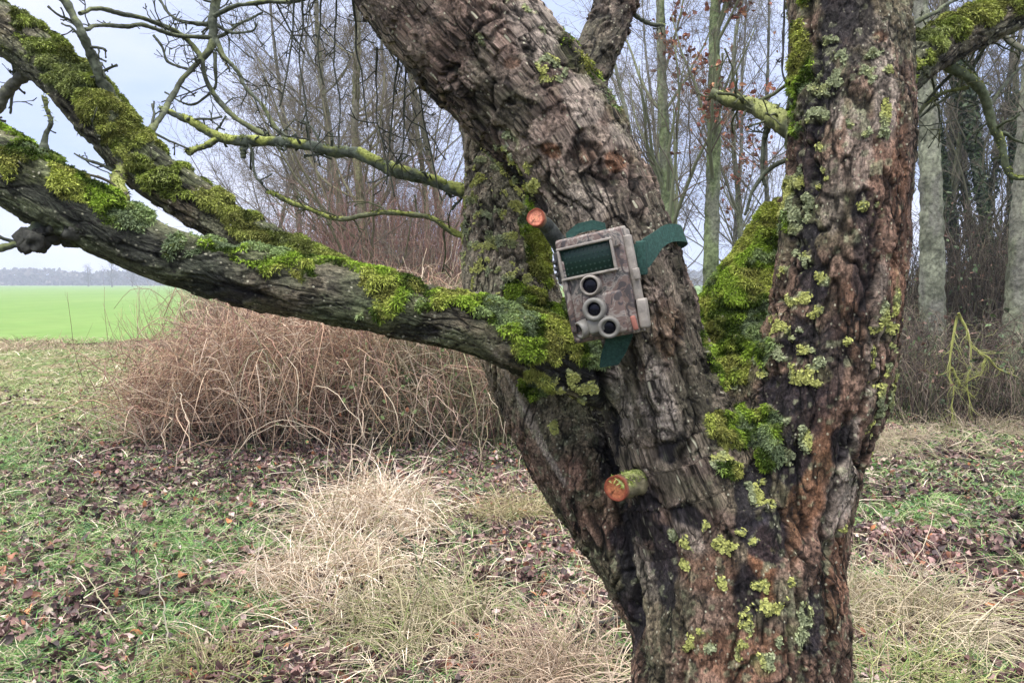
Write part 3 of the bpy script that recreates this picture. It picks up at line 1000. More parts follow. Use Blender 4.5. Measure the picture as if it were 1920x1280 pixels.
# far woods on the horizon: one mass
n = 26000
xx = -420 + 840 * rng.random(n)
prof_h = 6.0 + 3.5 * vnoise(np.stack([xx * 0.03, xx * 0, xx * 0], 1), 1.0, 8) + 2 * vnoise(np.stack([xx * 0.15, xx * 0, xx * 0], 1), 1.0, 18)
zz = prof_h * rng.random(n)
yy = 480 + 35 * rng.random(n)
cc = np.stack([xx, yy, zz], 1)
v, q, c = leaves(cc, 1.5 + 2.2 * rng.random(n), rvec(n), pick(n, [(0.10, 0.10, 0.085), (0.07, 0.075, 0.07), (0.14, 0.12, 0.10)], [1, 1, 1]))
mb = MB()
mb.add(v, q, c)
tag(mb.build('distant_woodland', M_tree), 'bluish line of distant woodland along the horizon beyond the field', 'woodland', kind='stuff')
for (px_, d_, h_, lab) in ((212, 300, 10.5, 'hazy grey bare tree standing above the distant woodland, tallest of them'), (168, 330, 8.5, 'small hazy tree crown beside the tallest distant tree'),
                           (250, 320, 9.0, 'hazy tree at the horizon next to the bare limb')):
    wood_tree('distant_tree', px_, d_, 1.3, h_, lab, (0, 0), (0.12, 0.12, 0.11), (30, 6, 6), 0.42, 0.8, crown0=0.12, twigcol=(0.12, 0.115, 0.11))

# the air: thin even haze round everything
bm_ = bmesh.new()
bmesh.ops.create_cube(bm_, size=1.0, matrix=Matrix.Translation((0, 240, 12)) @ Matrix.Diagonal((1900, 640, 27, 1)))
me_ = bpy.data.meshes.new('haze')
bm_.to_mesh(me_)
bm_.free()
M_haze = bpy.data.materials.new('haze_air')
M_haze.use_nodes = True
hn = M_haze.node_tree
hn.nodes.clear()
ho = hn.nodes.new('ShaderNodeOutputMaterial')
hv = hn.nodes.new('ShaderNodeVolumePrincipled')
hv.inputs['Color'].default_value = (0.80, 0.87, 1.0, 1)
hv.inputs['Density'].default_value = 0.0012
hv.inputs['Anisotropy'].default_value = 0.2
hn.links.new(hv.outputs[0], ho.inputs['Volume'])
me_.materials.append(M_haze)
hz = bpy.data.objects.new('haze', me_)
COL.objects.link(hz)
tag(hz, 'thin pale haze in the air over the field and woods', 'haze', kind='stuff')

# ------------------------------------------------------------------ the old apple tree
def spline(ch, Np):
    """Catmull-Rom through (px, py, depth, radius px) -> world points, radii in metres"""
    c = np.array(ch, float)
    w_ = np.array([P(a[0], a[1], a[2]) for a in c])
    r_ = c[:, 3] * c[:, 2] / F
    k = np.concatenate([w_, r_[:, None]], 1)
    k = np.concatenate([[2 * k[0] - k[1]], k, [2 * k[-1] - k[-2]]])
    n = len(c) - 1
    t = np.linspace(0, n, Np)
    i = np.clip(t.astype(int), 0, n - 1)
    f = (t - i)[:, None]
    p0, p1, p2, p3 = k[i], k[i + 1], k[i + 2], k[i + 3]
    o = 0.5 * (2 * p1 + (p2 - p0) * f + (2 * p0 - 5 * p1 + 4 * p2 - p3) * f ** 2 + (3 * p1 - p0 - 3 * p2 + p3) * f ** 3)
    return o[:, :3], np.maximum(o[:, 3], 0.002)


T0 = P(1395, 1280, 1.10)
LIMBS = {
    'trunk': [(1355, 930, 1.13, 172), (1375, 1080, 1.12, 195), (1385, 1280, 1.10, 198), (1388, 1500, 1.08, 210), (1395, 1900, 1.0, 262), (1400, 2350, 0.92, 420)],
    'R': [(1640, -620, 1.3, 70), (1612, -300, 1.16, 95), (1594, -60, 1.12, 108), (1590, 100, 1.10, 108), (1590, 250, 1.08, 112), (1583, 400, 1.08, 113), (1572, 540, 1.08, 117),
          (1542, 680, 1.09, 125), (1505, 800, 1.10, 128), (1462, 920, 1.11, 132), (1425, 1050, 1.12, 145)],
    'A': [(360, -640, 1.2, 80), (560, -330, 1.15, 110), (742, -110, 1.12, 132), (869, 50, 1.10, 132), (964, 150, 1.09, 128), (1044, 253, 1.08, 119), (1106, 355, 1.07, 112), (1152, 453, 1.06, 108),
          (1190, 560, 1.06, 106), (1222, 680, 1.07, 108), (1256, 800, 1.09, 116), (1310, 930, 1.11, 145), (1350, 1050, 1.12, 160)],
    'A2': [(1250, -520, 1.5, 36), (1200, -200, 1.3, 42), (1152, 0, 1.22, 44), (1118, 105, 1.16, 42), (1075, 190, 1.12, 46)],
    'B': [(900, 60, 1.42, 55), (915, 200, 1.38, 58), (935, 300, 1.36, 66), (938, 400, 1.33, 72), (960, 540, 1.30, 88), (1000, 680, 1.27, 94), (1068, 820, 1.22, 98),
          (1160, 950, 1.18, 105), (1250, 1080, 1.15, 112), (1310, 1200, 1.13, 120)],
    'M': [(1478, 375, 1.17, 26), (1452, 440, 1.18, 38), (1428, 510, 1.18, 60), (1398, 590, 1.18, 84), (1396, 680, 1.17, 84), (1410, 780, 1.15, 92), (1420, 880, 1.13, 110)],
    'L1': [(-620, 20, 1.0, 40), (-300, 160, 0.98, 52), (-100, 258, 0.97, 60), (0, 312, 0.97, 60), (90, 364, 0.97, 60), (190, 420, 0.975, 58), (300, 475, 0.98, 53), (430, 512, 0.98, 53),
           (560, 538, 0.985, 56), (700, 570, 0.99, 58), (850, 600, 1.0, 56), (960, 638, 1.01, 54), (1060, 676, 1.03, 56), (1150, 715, 1.06, 60)],
    'L2': [(-560, -330, 1.3, 26), (-250, -110, 1.25, 36), (-60, 10, 1.22, 44), (0, 50, 1.21, 44), (65, 97, 1.21, 46), (130, 155, 1.2, 47), (200, 232, 1.2, 47), (270, 312, 1.19, 45), (350, 368, 1.18, 43),
           (450, 438, 1.17, 40), (560, 494, 1.16, 38), (680, 540, 1.15, 34), (820, 580, 1.13, 34), (960, 618, 1.11, 44), (1080, 680, 1.1, 60)],
    'F': [(2300, -70, 1.3, 22), (2050, -8, 1.26, 30), (1920, 18, 1.22, 34), (1850, 42, 1.19, 36), (1780, 76, 1.16, 38), (1720, 112, 1.13, 46), (1650, 160, 1.10, 60)],
}
names = list(LIMBS)
segs = []
tv, tf, nn_ = [], [], 0
for k, nm in enumerate(names):
    Np = 26
    pt, rd = spline(LIMBS[nm], Np)
    if nm == 'B':
        pt[:, 2] += 0
    arc = np.concatenate([[0], np.cumsum(np.linalg.norm(np.diff(pt, axis=0), axis=1))])
    v, f = tubes(pt[None], rd[None], 20)
    tv.append(v)
    for a_ in f:
        for row in a_:
            tf.append(tuple(int(z) + nn_ for z in row))
    nn_ += len(v)
    # parallel transported frame
    tan = norm(np.gradient(pt, axis=0))
    u = np.zeros_like(tan)
    r_ = np.array([0, 0, 1.0]) if abs(tan[0, 2]) < .7 else np.array([1.0, 0, 0])
    for i in range(Np):
        r_ = norm(r_ - tan[i] * (r_ @ tan[i]))
        u[i] = r_
    for i in range(Np - 1):
        segs.append((k, pt[i], pt[i + 1], rd[i], rd[i + 1], arc[i], u[i], u[i + 1], tan[i], tan[i + 1]))

me = bpy.data.meshes.new('raw_tree')
me.from_pydata(np.concatenate(tv).tolist(), [], tf)
raw = bpy.data.objects.new('raw_tree', me)
COL.objects.link(raw)
rm = raw.modifiers.new('r', 'REMESH')
rm.mode = 'VOXEL'
rm.voxel_size = 0.0023
dg = bpy.context.evaluated_depsgraph_get()
ev = raw.evaluated_get(dg)
em = ev.to_mesh()
V = np.zeros(len(em.vertices) * 3, np.float32)
em.vertices.foreach_get('co', V)
V = V.reshape(-1, 3).astype(float)
nl = len(em.loops)
li = np.zeros(nl, np.int32)
em.loops.foreach_get('vertex_index', li)
Q = li.reshape(-1, 4).astype(np.int64)
ev.to_mesh_clear()
bpy.data.objects.remove(raw)
print('tree verts', len(V), 'faces', len(Q))


def vnormals(v, q):
    n = np.cross(v[q[:, 2]] - v[q[:, 0]], v[q[:, 3]] - v[q[:, 1]])
    o = np.zeros_like(v)
    for k in range(3):
        for j in range(4):
            o[:, k] += np.bincount(q[:, j], n[:, k], len(v))
    return norm(o)


E = np.concatenate([Q[:, [0, 1]], Q[:, [1, 2]], Q[:, [2, 3]], Q[:, [3, 0]]])


def smooth(v, it):
    deg = np.bincount(E[:, 0], minlength=len(v)) + np.bincount(E[:, 1], minlength=len(v))
    for _ in range(it):
        o = np.zeros_like(v)
        for k in range(3):
            o[:, k] = np.bincount(E[:, 0], v[E[:, 1], k], len(v)) + np.bincount(E[:, 1], v[E[:, 0], k], len(v))
        v = v * 0.4 + 0.6 * o / deg[:, None]
    return v


V = smooth(V, 10)
NV = vnormals(V, Q)
n = len(V)
K = len(names)
nd = np.full((n, K), 99.0)
ac = np.zeros((n, K))
lu = np.zeros((n, K))
lw = np.zeros((n, K))
for (k, a_, b_, ra, rb, s0_, ua, ub, ta, tb) in segs:
    ab = b_ - a_
    ex = 2.6 * max(ra, rb)
    lo_, hi_ = np.minimum(a_, b_) - ex, np.maximum(a_, b_) + ex
    ix = np.nonzero(((V > lo_) & (V < hi_)).all(1))[0]
    if not len(ix):
        continue
    Vi = V[ix]
    t = np.clip(((Vi - a_) @ ab) / (ab @ ab), 0, 1)
    d = Vi - (a_ + t[:, None] * ab)
    dist = np.linalg.norm(d, axis=1) / (ra + (rb - ra) * t)
    m = dist < nd[ix, k]
    ix, t, d, dist = ix[m], t[m], d[m], dist[m]
    u_ = norm(ua[None] * (1 - t[:, None]) + ub[None] * t[:, None])
    tt = norm(ta[None] * (1 - t[:, None]) + tb[None] * t[:, None])
    w_ = np.cross(tt, u_)
    nd[ix, k] = dist
    ac[ix, k] = s0_ + t * np.linalg.norm(ab)
    lu[ix, k] = (d * u_).sum(1)
    lw[ix, k] = (d * w_).sum(1)
own = nd.argmin(1)
ndm = nd.min(1)[:, None]
W = np.exp(-(nd - ndm) * 9)
W[W < 0.06] = 0
W /= W.sum(1, keepdims=True)
PX, PY, PD = to_px(V)
facing = (NV * norm(CAM - V)).sum(1)


def blob(x, y, rx, ry, ang=0, rough=0.5, fr=14):
    """soft-edged ragged patch on the visible side of the bark around a place"""
    c_, s_ = math.cos(R(ang)), math.sin(R(ang))
    dx, dy = PX - x, PY - y
    u_ = (dx * c_ + dy * s_) / rx
    v_ = (-dx * s_ + dy * c_) / ry
    d_ = np.sqrt(u_ ** 2 + v_ ** 2)
    d_ = d_ + rough * (NZ1 - 0.5) * 2.2
    return (1 - sst(d_, 0.75, 1.05)) * sst(facing, -0.1, 0.15)


NZ1 = fbm(V, 22, 4, 61)
NZ2 = fbm(V, 60, 3, 62)
NZ3 = fbm(V, 7, 3, 63)
act = (PX > -260) & (PX < 2180) & (PY > -260) & (PY < 1480)
disp = np.zeros(n)
crack = np.zeros(n)
cell = np.zeros(n)
grain = np.zeros(n)


def terrace(x, soft=0.12):
    l_ = np.floor(x)
    f_ = x - l_
    return l_ + sst(f_, 0, soft) - 0.55 * f_, l_, 1 - sst(f_, 0.0, soft * 1.3)


def ridge(p, f, o, s, a, b):
    return sst(1 - np.abs(fbm(p, f, o, s) * 2 - 1), a, b)


def style_fissure(q, amp=1.0):
    wp = np.stack([vnoise(q, 18, 1), vnoise(q, 18, 2), vnoise(q, 18, 3)], 1) - 0.5
    q2 = q + wp * 0.03
    ps = q2 * np.array([1, 1, 0.40])
    t1, l1, e1 = terrace(fbm(ps, 30, 4, 4) * 9, .08)
    t2, l2, e2 = terrace(fbm(q2 * np.array([1, 1, .4]), 75, 3, 5) * 6, 0.2)
    fl = vnoise(q2 * np.array([1, 1, .5]), 13, 8)
    rg = ridge(ps, 24, 3, 6, 0.90, 0.985) * sst(fl, .25, .5)
    rg2 = ridge(ps, 60, 3, 9, 0.88, 0.99) * sst(fl, .65, .4)
    dd = 0.0019 * (t1 - 4.5) + 0.0011 * (t2 - 3) - 0.0075 * rg - 0.0026 * rg2
    dd = dd + 0.0065 * (fbm(q * np.array([1, 1, .4]), 8, 2, 7) - .5) + 0.0022 * (fbm(q2, 150, 2, 12) - 0.5)
    cr_ = np.clip(e1 * 0.55 + e2 * .3 + rg + rg2 * .7, 0, 1)
    return dd * 0.75, cr_, vnoise((l1 * 7.3 + l2 * 3.1)[:, None] * np.ones(3), 1, 3) * .6 + .4 * vnoise(ps, 50, 13), rg


def style_plates(q):
    wp = np.stack([fbm(q, 20, 2, 11), fbm(q, 20, 2, 12), fbm(q, 20, 2, 13)], 1) - 0.5
    q2 = q + wp * 0.045
    t1, l1, e1 = terrace(fbm(q2 * np.array([1, 1, .5]), 20, 4, 16) * 8, 0.09)
    t2, l2, e2 = terrace(fbm(q2 * np.array([1, 1, .6]) + 5, 52, 3, 15) * 6, 0.15)
    fl = vnoise(q2, 14, 19)
    rg = ridge(q2 * np.array([1, 1, .35]), 26, 3, 20, 0.91, 0.985) * sst(fl, .4, .6)
    dd = 0.0030 * (t1 - 4) + 0.0011 * (t2 - 3) - 0.005 * rg
    dd = dd + 0.007 * (fbm(q, 8, 2, 17) - .5) + 0.0020 * (fbm(q2, 150, 2, 18) - .5)
    cr_ = np.clip(e1 * .9 + e2 * .35 + rg, 0, 1)
    return dd, cr_, vnoise((l1 * 5.3)[:, None] * np.ones(3), 1, 3) * .5 + .5 * vnoise(q2, 34, 14), rg


def style_smooth(q):
    wp = np.stack([vnoise(q, 14, 21), vnoise(q, 14, 22), vnoise(q, 14, 23)], 1) - 0.5
    q2 = q + wp * 0.02
    ps = q2 * np.array([1, 1, 0.10])
    l_ = fbm(ps, 90, 3, 24)
    rg = ridge(ps, 60, 3, 25, 0.88, 0.99)
    ks = sst(fbm(q2 * np.array([1, 1, .4]), 20, 3, 26), 0.48, 0.60)
    t1, l1, e1 = terrace(fbm(q2 * np.array([1, 1, .35]), 40, 3, 29) * 7, .12)
    dd = -0.0026 * rg + 0.002 * (l_ - .5) + ks * 0.0022 * (t1 - 3.2) + 0.009 * (fbm(q, 9, 3, 27) - .5) + 0.0014 * (fbm(q2, 150, 2, 28) - .5)
    return dd, np.clip(rg * .8 + ks * e1 * .8, 0, 1), vnoise(ps, 70, 30), rg


STY = {'trunk': 0, 'R': 0, 'B': 0, 'M': 0, 'A': 1, 'A2': 1, 'L1': 2, 'L2': 2, 'F': 2}
VERT = ['trunk', 'R', 'B', 'M']
sets = [(VERT, 0)] + [([nm], STY[nm]) for nm in names if nm not in VERT]
for grp_, st_ in sets:
    ks_ = [names.index(g_) for g_ in grp_]
    wt = W[:, ks_].sum(1)
    m = (wt > 0.03) & act
    if len(grp_) > 1:
        q_ = V[m] * np.array([1, 1, 1])
    else:
        k = ks_[0]
        q_ = np.stack([lu[m, k], lw[m, k], ac[m, k]], 1) + k * 3.3
    fn_ = (style_fissure, style_plates, style_smooth)[st_]
    dd, cc, ce, gg = fn_(q_)
    disp[m] += wt[m] * dd
    crack[m] += wt[m] * cc
    cell[m] += wt[m] * ce
    grain[m] += wt[m] * gg
bark_co = np.where((np.isin(own, [names.index(g_) for g_ in VERT]))[:, None], V * np.array([1, 1, .35]),
                   np.stack([lu[np.arange(n), own], lw[np.arange(n), own], ac[np.arange(n), own] * .35], 1))
IS = {nm: W[:, names.index(nm)] for nm in names}
upn = NV[:, 2]

# --- moss cover
moss = np.zeros(n)
l1n = sst(upn + 1.9 * (NZ1 - .5) + 0.5 * (NZ3 - .5), 0.12 + .30 * (PX < 480), 0.34 + .30 * (PX < 480))
l1gap = 1 - 0.97 * sst(fbm(V, 19, 4, 71), 0.54, 0.60)
moss = np.maximum(moss, IS['L1'] * l1n * np.where(PX < 260, .2 + .8 * l1gap, .1 + .9 * l1gap))
moss = np.maximum(moss, IS['L2'] * sst(upn + 1.5 * (NZ1 - .5) + 0.6 * (NZ3 - .5) + .35 * (PX < 330), 0.02, 0.26) * (1 - .85 * sst(fbm(V, 17, 3, 72), 0.54, 0.62)))
moss = np.maximum(moss, blob(1000, 600, 85, 60, 20, 0.5))
moss = np.maximum(moss, blob(1010, 640, 60, 45, 20, 0.6))
moss = np.maximum(moss, IS['M'] * (1 - sst(PX, 1440, 1490)) * sst(NZ1 + 0.15 * (PY < 560), 0.42, 0.52) * (PY < 720) * (facing > -.6))
moss = np.maximum(moss, blob(1395, 560, 66, 150, 12, 0.9))
moss = np.maximum(moss, blob(1398, 812, 56, 62, 20, 0.8))
moss = np.maximum(moss, blob(1368, 880, 30, 20, 0, 0.8))
moss = np.maximum(moss, blob(1435, 850, 26, 40, 0, 0.8))
moss = np.maximum(moss, blob(1000, 725, 40, 34, 30, 0.8) * 0.9)
moss = np.maximum(moss, IS['F'] * sst(upn + 1.0 * (NZ1 - .5), -0.2, 0.25) * sst(NZ2, .35, .5))
moss = np.maximum(moss, IS['A'] * sst(upn, 0.35, 0.7) * (PX > 1040) * (PY < 460) * sst(NZ1, 0.44, 0.58) * 0.8)
moss = np.maximum(moss, blob(1500, 120, 26, 190, 4, 0.9) * sst(NZ1, .42, .56) * 0.7)
moss = np.maximum(moss, blob(1010, 470, 24, 90, -14, 0.8) * 0.8)
clump = fbm(V * np.array([.6, 1, 1.5]), 52, 3, 73)

# --- lichen, black wet stains and painted underside shade, rust red bare wood
lich = np.zeros(n)
lz = sst(fbm(V, 75, 3, 81), 0.53, 0.60)
for (x_, y_, rx_, ry_, a_, s_) in [(935, 420, 75, 180, 0, 1.3), (1480, 560, 42, 120, 10, 1), (1495, 670, 42, 50, 0, 1), (1390, 690, 50, 40, 0, .9), (1480, 820, 40, 34, 0, .6),
                                   (1070, 760, 60, 60, 0, .2), (1340, 1010, 90, 90, 0, .15), (1395, 1150, 130, 130, 0, .2), (1500, 330, 50, 110, 0, .2), (1545, 120, 40, 60, 0, .15),
                                   (1640, 200, 30, 120, 0, .5), (1620, 420, 50, 60, 0, .2), (1650, 700, 30, 160, 8, .6), (1040, 140, 40, 30, 40, .5), (960, 60, 60, 50, 0, .15), (1440, 930, 60, 80, 0, .15),
                                   (1530, 980, 60, 60, 0, .2)]:
    lich = np.maximum(lich, blob(x_, y_, rx_, ry_, a_, 0.4) * (NZ1 < 0.38 + 0.26 * s_) * lz)
for (x_, y_, r_) in [(1540, 520, 14), (1500, 566, 15), (1530, 580, 14), (1522, 590, 12), (1505, 655, 16), (1530, 700, 18), (1490, 690, 16), (1515, 408, 9), (1590, 640, 6), (1530, 168, 12), (1595, 232, 10),
                     (1535, 215, 16), (1540, 275, 18), (1665, 135, 14), (1374, 1018, 12), (1310, 1187, 13), (1488, 1182, 12), (1427, 1238, 15), (1433, 1256, 14), (1484, 1090, 10), (1446, 950, 10), (1415, 935, 8),
                     (1358, 868, 24), (1508, 1255, 10), (1400, 1172, 10), (1040, 800, 7), (1498, 395, 22), (1490, 430, 12), (1380, 720, 20)]:
    lich = np.maximum(lich, blob(x_, y_, r_ * 1.15, r_ * .95, 0, 1.1) * (0.25 + 0.75 * sst(NZ2, .44, .52)))
lich = np.maximum(lich, (np.isin(own, [names.index('B'), names.index('R'), names.index('trunk')])) * (facing < 0) * sst(NZ1, .55, .65) * lz * .8)
lich *= 1 - moss
black = np.zeros(n)
for (x_, y_, rx_, ry_, a_) in [(1512, 500, 32, 110, -6), (1500, 640, 30, 80, 8), (1450, 740, 70, 36, -10), (1535, 190, 22, 130, 4), (1560, 30, 40, 60, 0), (1130, 770, 24, 170, -12), (1090, 650, 60, 50, 20),
                               (1420, 890, 30, 70, 10), (1395, 960, 22, 80, -14), (1450, 1010, 36, 60, 0), (1400, 1110, 24, 60, 0), (1530, 1180, 22, 70, 0), (1480, 880, 26, 50, 0), (1240, 1040, 20, 110, -10),
                               (1200, 970, 40, 60, -20), (1290, 960, 40, 30, 0), (1590, 830, 22, 40, 0), (200, 430, 170, 34, 30), (50, 330, 120, 40, 30), (400, 540, 90, 26, 14), (760, 620, 50, 16, 10),
                               (1050, 690, 90, 22, 12), (1180, 1090, 18, 130, -8), (1250, 850, 40, 30, 30), (560, 440, 60, 14, 20)]:
    black = np.maximum(black, blob(x_, y_, rx_ * 1.1, ry_ * 1.1, a_, 1.0) * 0.97)
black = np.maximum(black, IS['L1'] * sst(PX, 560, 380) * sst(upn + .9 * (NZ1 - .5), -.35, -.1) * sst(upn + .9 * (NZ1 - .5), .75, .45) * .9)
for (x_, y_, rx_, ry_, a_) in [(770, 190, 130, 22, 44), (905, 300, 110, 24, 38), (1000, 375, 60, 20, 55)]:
    black = np.maximum(black, blob(x_, y_, rx_, ry_, a_, 0.5) * .9 * IS['A'])  # underside of limb A: partly wet bark, partly shade painted into the colour
for (x_, y_, rx_, ry_, a_) in [(1500, 330, 24, 150, 4), (1620, 470, 26, 120, 2), (1560, 640, 26, 90, 4), (1600, 30, 50, 80, 0), (1490, 760, 60, 50, 0)]:
    black = np.maximum(black, blob(x_, y_, rx_, ry_, a_, 1.1) * .8)
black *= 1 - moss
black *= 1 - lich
rust = np.zeros(n)
for (x_, y_, rx_, ry_, a_, s_) in [(1430, 1060, 34, 80, 6, 1), (1510, 930, 40, 150, 12, .8), (1380, 1230, 110, 60, 0, .5), (1330, 1080, 60, 50, 0, .45), (1560, 1120, 34, 160, 0, .5), (1500, 900, 30, 50, 0, .8),
                                   (1590, 600, 34, 80, 0, .35), (1150, 300, 30, 26, 20, .9), (1035, 285, 22, 14, 30, .9), (1205, 700, 9, 28, 0, .6), (1690, 420, 14, 260, 0, .45), (1650, 70, 16, 14, 0, .8),
                                   (1100, 290, 40, 30, 0, .4), (1250, 620, 40, 60, 0, .35), (960, 120, 14, 10, 0, .6)]:
    rust = np.maximum(rust, blob(x_, y_, rx_, ry_, a_, 0.7) * s_)
pale = np.zeros(n)
for (x_, y_, rx_, ry_, a_, s_) in [(1225, 740, 38, 110, -10, 1), (1165, 760, 26, 90, -12, .9), (1100, 180, 60, 50, 30, .8), (1000, 60, 60, 50, 30, .7), (1100, 370, 60, 40, 30, .6), (1170, 255, 50, 26, 40, .8),
                                   (1590, 880, 20, 130, 10, .9), (1560, 960, 20, 90, 8, .8), (1660, 170, 28, 90, 0, .8), (1640, 60, 40, 40, 0, .5), (1570, 210, 14, 40, 0, .8), (1560, 370, 22, 90, 0, .5),
                                   (1610, 280, 30, 90, 0, .5), (1200, 1040, 22, 90, -16, .6), (1290, 1000, 22, 60, -30, .5), (990, 780, 8, 150, -28, .9), (1640, 640, 16, 160, 4, .5)]:
    pale = np.maximum(pale, blob(x_, y_, rx_, ry_, a_, 0.6) * s_)
# peeled bark stands lower
def groove(pts_, wd_):
    wx, wy = PX + (NZ1 - .5) * 40 + (NZ2 - .5) * 12, PY
    d_ = np.full(n, 1e9)
    for (xa, ya), (xb, yb) in zip(pts_[:-1], pts_[1:]):
        ax_, ay_ = xb - xa, yb - ya
        t_ = np.clip(((wx - xa) * ax_ + (wy - ya) * ay_) / (ax_ * ax_ + ay_ * ay_), 0, 1)
        d_ = np.minimum(d_, np.hypot(wx - xa - t_ * ax_, wy - ya - t_ * ay_))
    return np.exp(-(d_ / wd_) ** 2) * sst(facing, -.1, .2)


gv = np.zeros(n)
for pts_, wd_, s_ in (([(1128, 700), (1138, 800), (1148, 880), (1165, 960), (1182, 1060), (1196, 1200), (1208, 1300)], 10, 1.3), ([(1178, 640), (1200, 720), (1232, 800), (1240, 860)], 6, .7),
                      ([(1272, 620), (1300, 740), (1288, 860)], 7, .8), ([(1470, 560), (1482, 700), (1452, 800), (1470, 950), (1500, 1100), (1520, 1300)], 7, .7),
                      ([(1592, 780), (1565, 900), (1552, 1000), (1560, 1150), (1590, 1300)], 8, .9), ([(1340, 960), (1382, 1100), (1370, 1300)], 6, .6), ([(1640, 380), (1632, 560), (1642, 720)], 6, .7),
                      ([(1522, 0), (1532, 200), (1508, 400)], 7, .8), ([(1090, 850), (1130, 950), (1150, 1050)], 6, .7), ([(1200, 880), (1250, 960), (1270, 1080), (1290, 1300)], 6, .6),
                      ([(1480, 200), (1490, 420), (1475, 540)], 6, .8), ([(1620, 900), (1600, 820), (1640, 700), (1668, 600)], 5, .8), ([(1190, 300), (1185, 380), (1200, 440)], 5, .8)):
    gv = np.maximum(gv, groove(pts_, wd_) * s_)
crack = np.maximum(crack, np.clip(gv, 0, 1))
disp = disp * (1 - 0.6 * np.clip(pale, 0, 1))
disp = disp - 0.010 * gv
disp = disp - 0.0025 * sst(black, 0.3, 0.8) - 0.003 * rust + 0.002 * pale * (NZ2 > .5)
disp = disp * (1 - 0.4 * moss) + moss * (-0.002 + 0.0095 * sst(clump, 0.38, 0.60))
disp = disp + lich * 0.0012
Vd = V + NV * disp[:, None]
ND = vnormals(Vd, Q)

# --- bark colours
gb = np.array([0.165, 0.135, 0.112])
tone = lerp(0.45, 1.75, sst(cell + 0.5 * (NZ2 - .5), 0.15, 0.85))
fis = np.array([[0.225, 0.150, 0.108]]) * tone[:, None]
pla = np.array([[0.225, 0.172, 0.138]]) * tone[:, None]
smo = np.array([[0.19, 0.172, 0.120]]) * lerp(0.65, 1.3, sst(cell + (NZ2 - .5), .2, .8))[:, None]
wS = [sum(IS[nm] for nm in names if STY[nm] == k) for k in range(3)]
C = fis * wS[0][:, None] + pla * wS[1][:, None] + smo * wS[2][:, None]
g2 = fbm(V, 12, 3, 41)
C = lerp(C, C * np.array([1.04, 0.92, 0.90]), sst(g2, .5, .65)[:, None] * .8)
C = lerp(C, np.array([[0.15, 0.165, 0.09]]), (0.55 * sst(g2, 0.5, 0.36) * (0.5 + 0.5 * (wS[0] + wS[2])))[:, None])
C = lerp(C, np.array([[0.56, 0.47, 0.39]]) * lerp(.7, 1.25, NZ2)[:, None], (pale * 0.85)[:, None])
C = lerp(C, np.array([[0.29, 0.135, 0.068]]) * lerp(.55, 1.35, NZ2)[:, None], (rust * 0.9)[:, None])
C = C * (1 - 0.82 * crack[:, None])
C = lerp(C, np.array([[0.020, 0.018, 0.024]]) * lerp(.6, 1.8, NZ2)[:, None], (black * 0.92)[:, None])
gg_ = fbm(V, 90, 2, 43)
C = lerp(C, np.array([[0.32, 0.33, 0.20]]), (sst(gg_, .69, .73) * 0.45 * (0.3 + wS[0]))[:, None])   # small pale specks of crust
lc = lerp(np.array([[0.36, 0.38, 0.13]]), np.array([[0.27, 0.31, 0.17]]), NZ2[:, None] * 1.2)
C = lerp(C, lc * lerp(.8, 1.2, gg_)[:, None], lich[:, None])
mc = lerp(np.array([[0.03, 0.045, 0.012]]), np.array([[0.19, 0.23, 0.05]]), sst(clump, .3, .7)[:, None])
alg = sst(NZ3 + .6 * (NZ1 - .5), .42, .58) * np.clip(IS['L1'] + IS['L2'] + .5 * IS['F'] + .5 * IS['B'], 0, 1)
C = lerp(C, np.array([[0.17, 0.205, 0.105]]) * lerp(.5, 1.3, NZ2)[:, None] * (1 - .5 * crack[:, None]), (alg * .6)[:, None] * (1 - .7 * black[:, None]))
C = C * 0.74
C = lerp(C, np.array([[0.34, 0.31, 0.22]]) * lerp(.5, 1.3, NZ2)[:, None] * (1 - .6 * crack[:, None]), (IS['B'] * .6 * sst(PY, 900, 560))[:, None])
C = lerp(C, mc, moss[:, None])

tree = empty('apple_tree', (float(T0[0]), float(T0[1]), 0))
tag(tree, 'old mossy apple tree with arching rough limbs that carries the strapped game camera', 'tree')
mroot = {}
fo = own[Q]
fown = np.where(fo[:, 0] == fo[:, 1], fo[:, 0], fo[:, 2])
PN = {'trunk': ('trunk', None), 'R': ('limb', 'upright rough barked stem with yellow lichen and black stains'), 'A': ('limb', 'thick arching limb with flaking grey brown plates'),
      'A2': ('limb', 'dark upper fork of the arching limb'), 'B': ('limb', 'back stem spotted with yellow lichen'), 'M': ('limb', 'short buttress wrapped in bright moss'),
      'L1': ('limb', 'long low limb with vivid moss on top'), 'L2': ('limb', 'upper long limb with olive moss on top'), 'F': ('limb', 'mossy limb reaching out behind the upright stem')}
for k, nm in enumerate(names):
    fq = Q[fown == k]
    ids, inv = np.unique(fq, return_inverse=True)
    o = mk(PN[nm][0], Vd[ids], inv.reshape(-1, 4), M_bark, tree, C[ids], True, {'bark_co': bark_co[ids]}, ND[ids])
    if PN[nm][1]:
        o['label'] = PN[nm][1]
    mroot[nm] = o

# --- moss fronds and lichen flakes on the bark
FN = norm(np.cross(Vd[Q[:, 2]] - Vd[Q[:, 0]], Vd[Q[:, 3]] - Vd[Q[:, 1]]))
fm = moss[Q].mean(1)
fl = lich[Q].mean(1)
infr = (PX[Q[:, 0]] > -500) & (PX[Q[:, 0]] < 2300) & (PY[Q[:, 0]] > -350) & (PY[Q[:, 0]] < 1700)


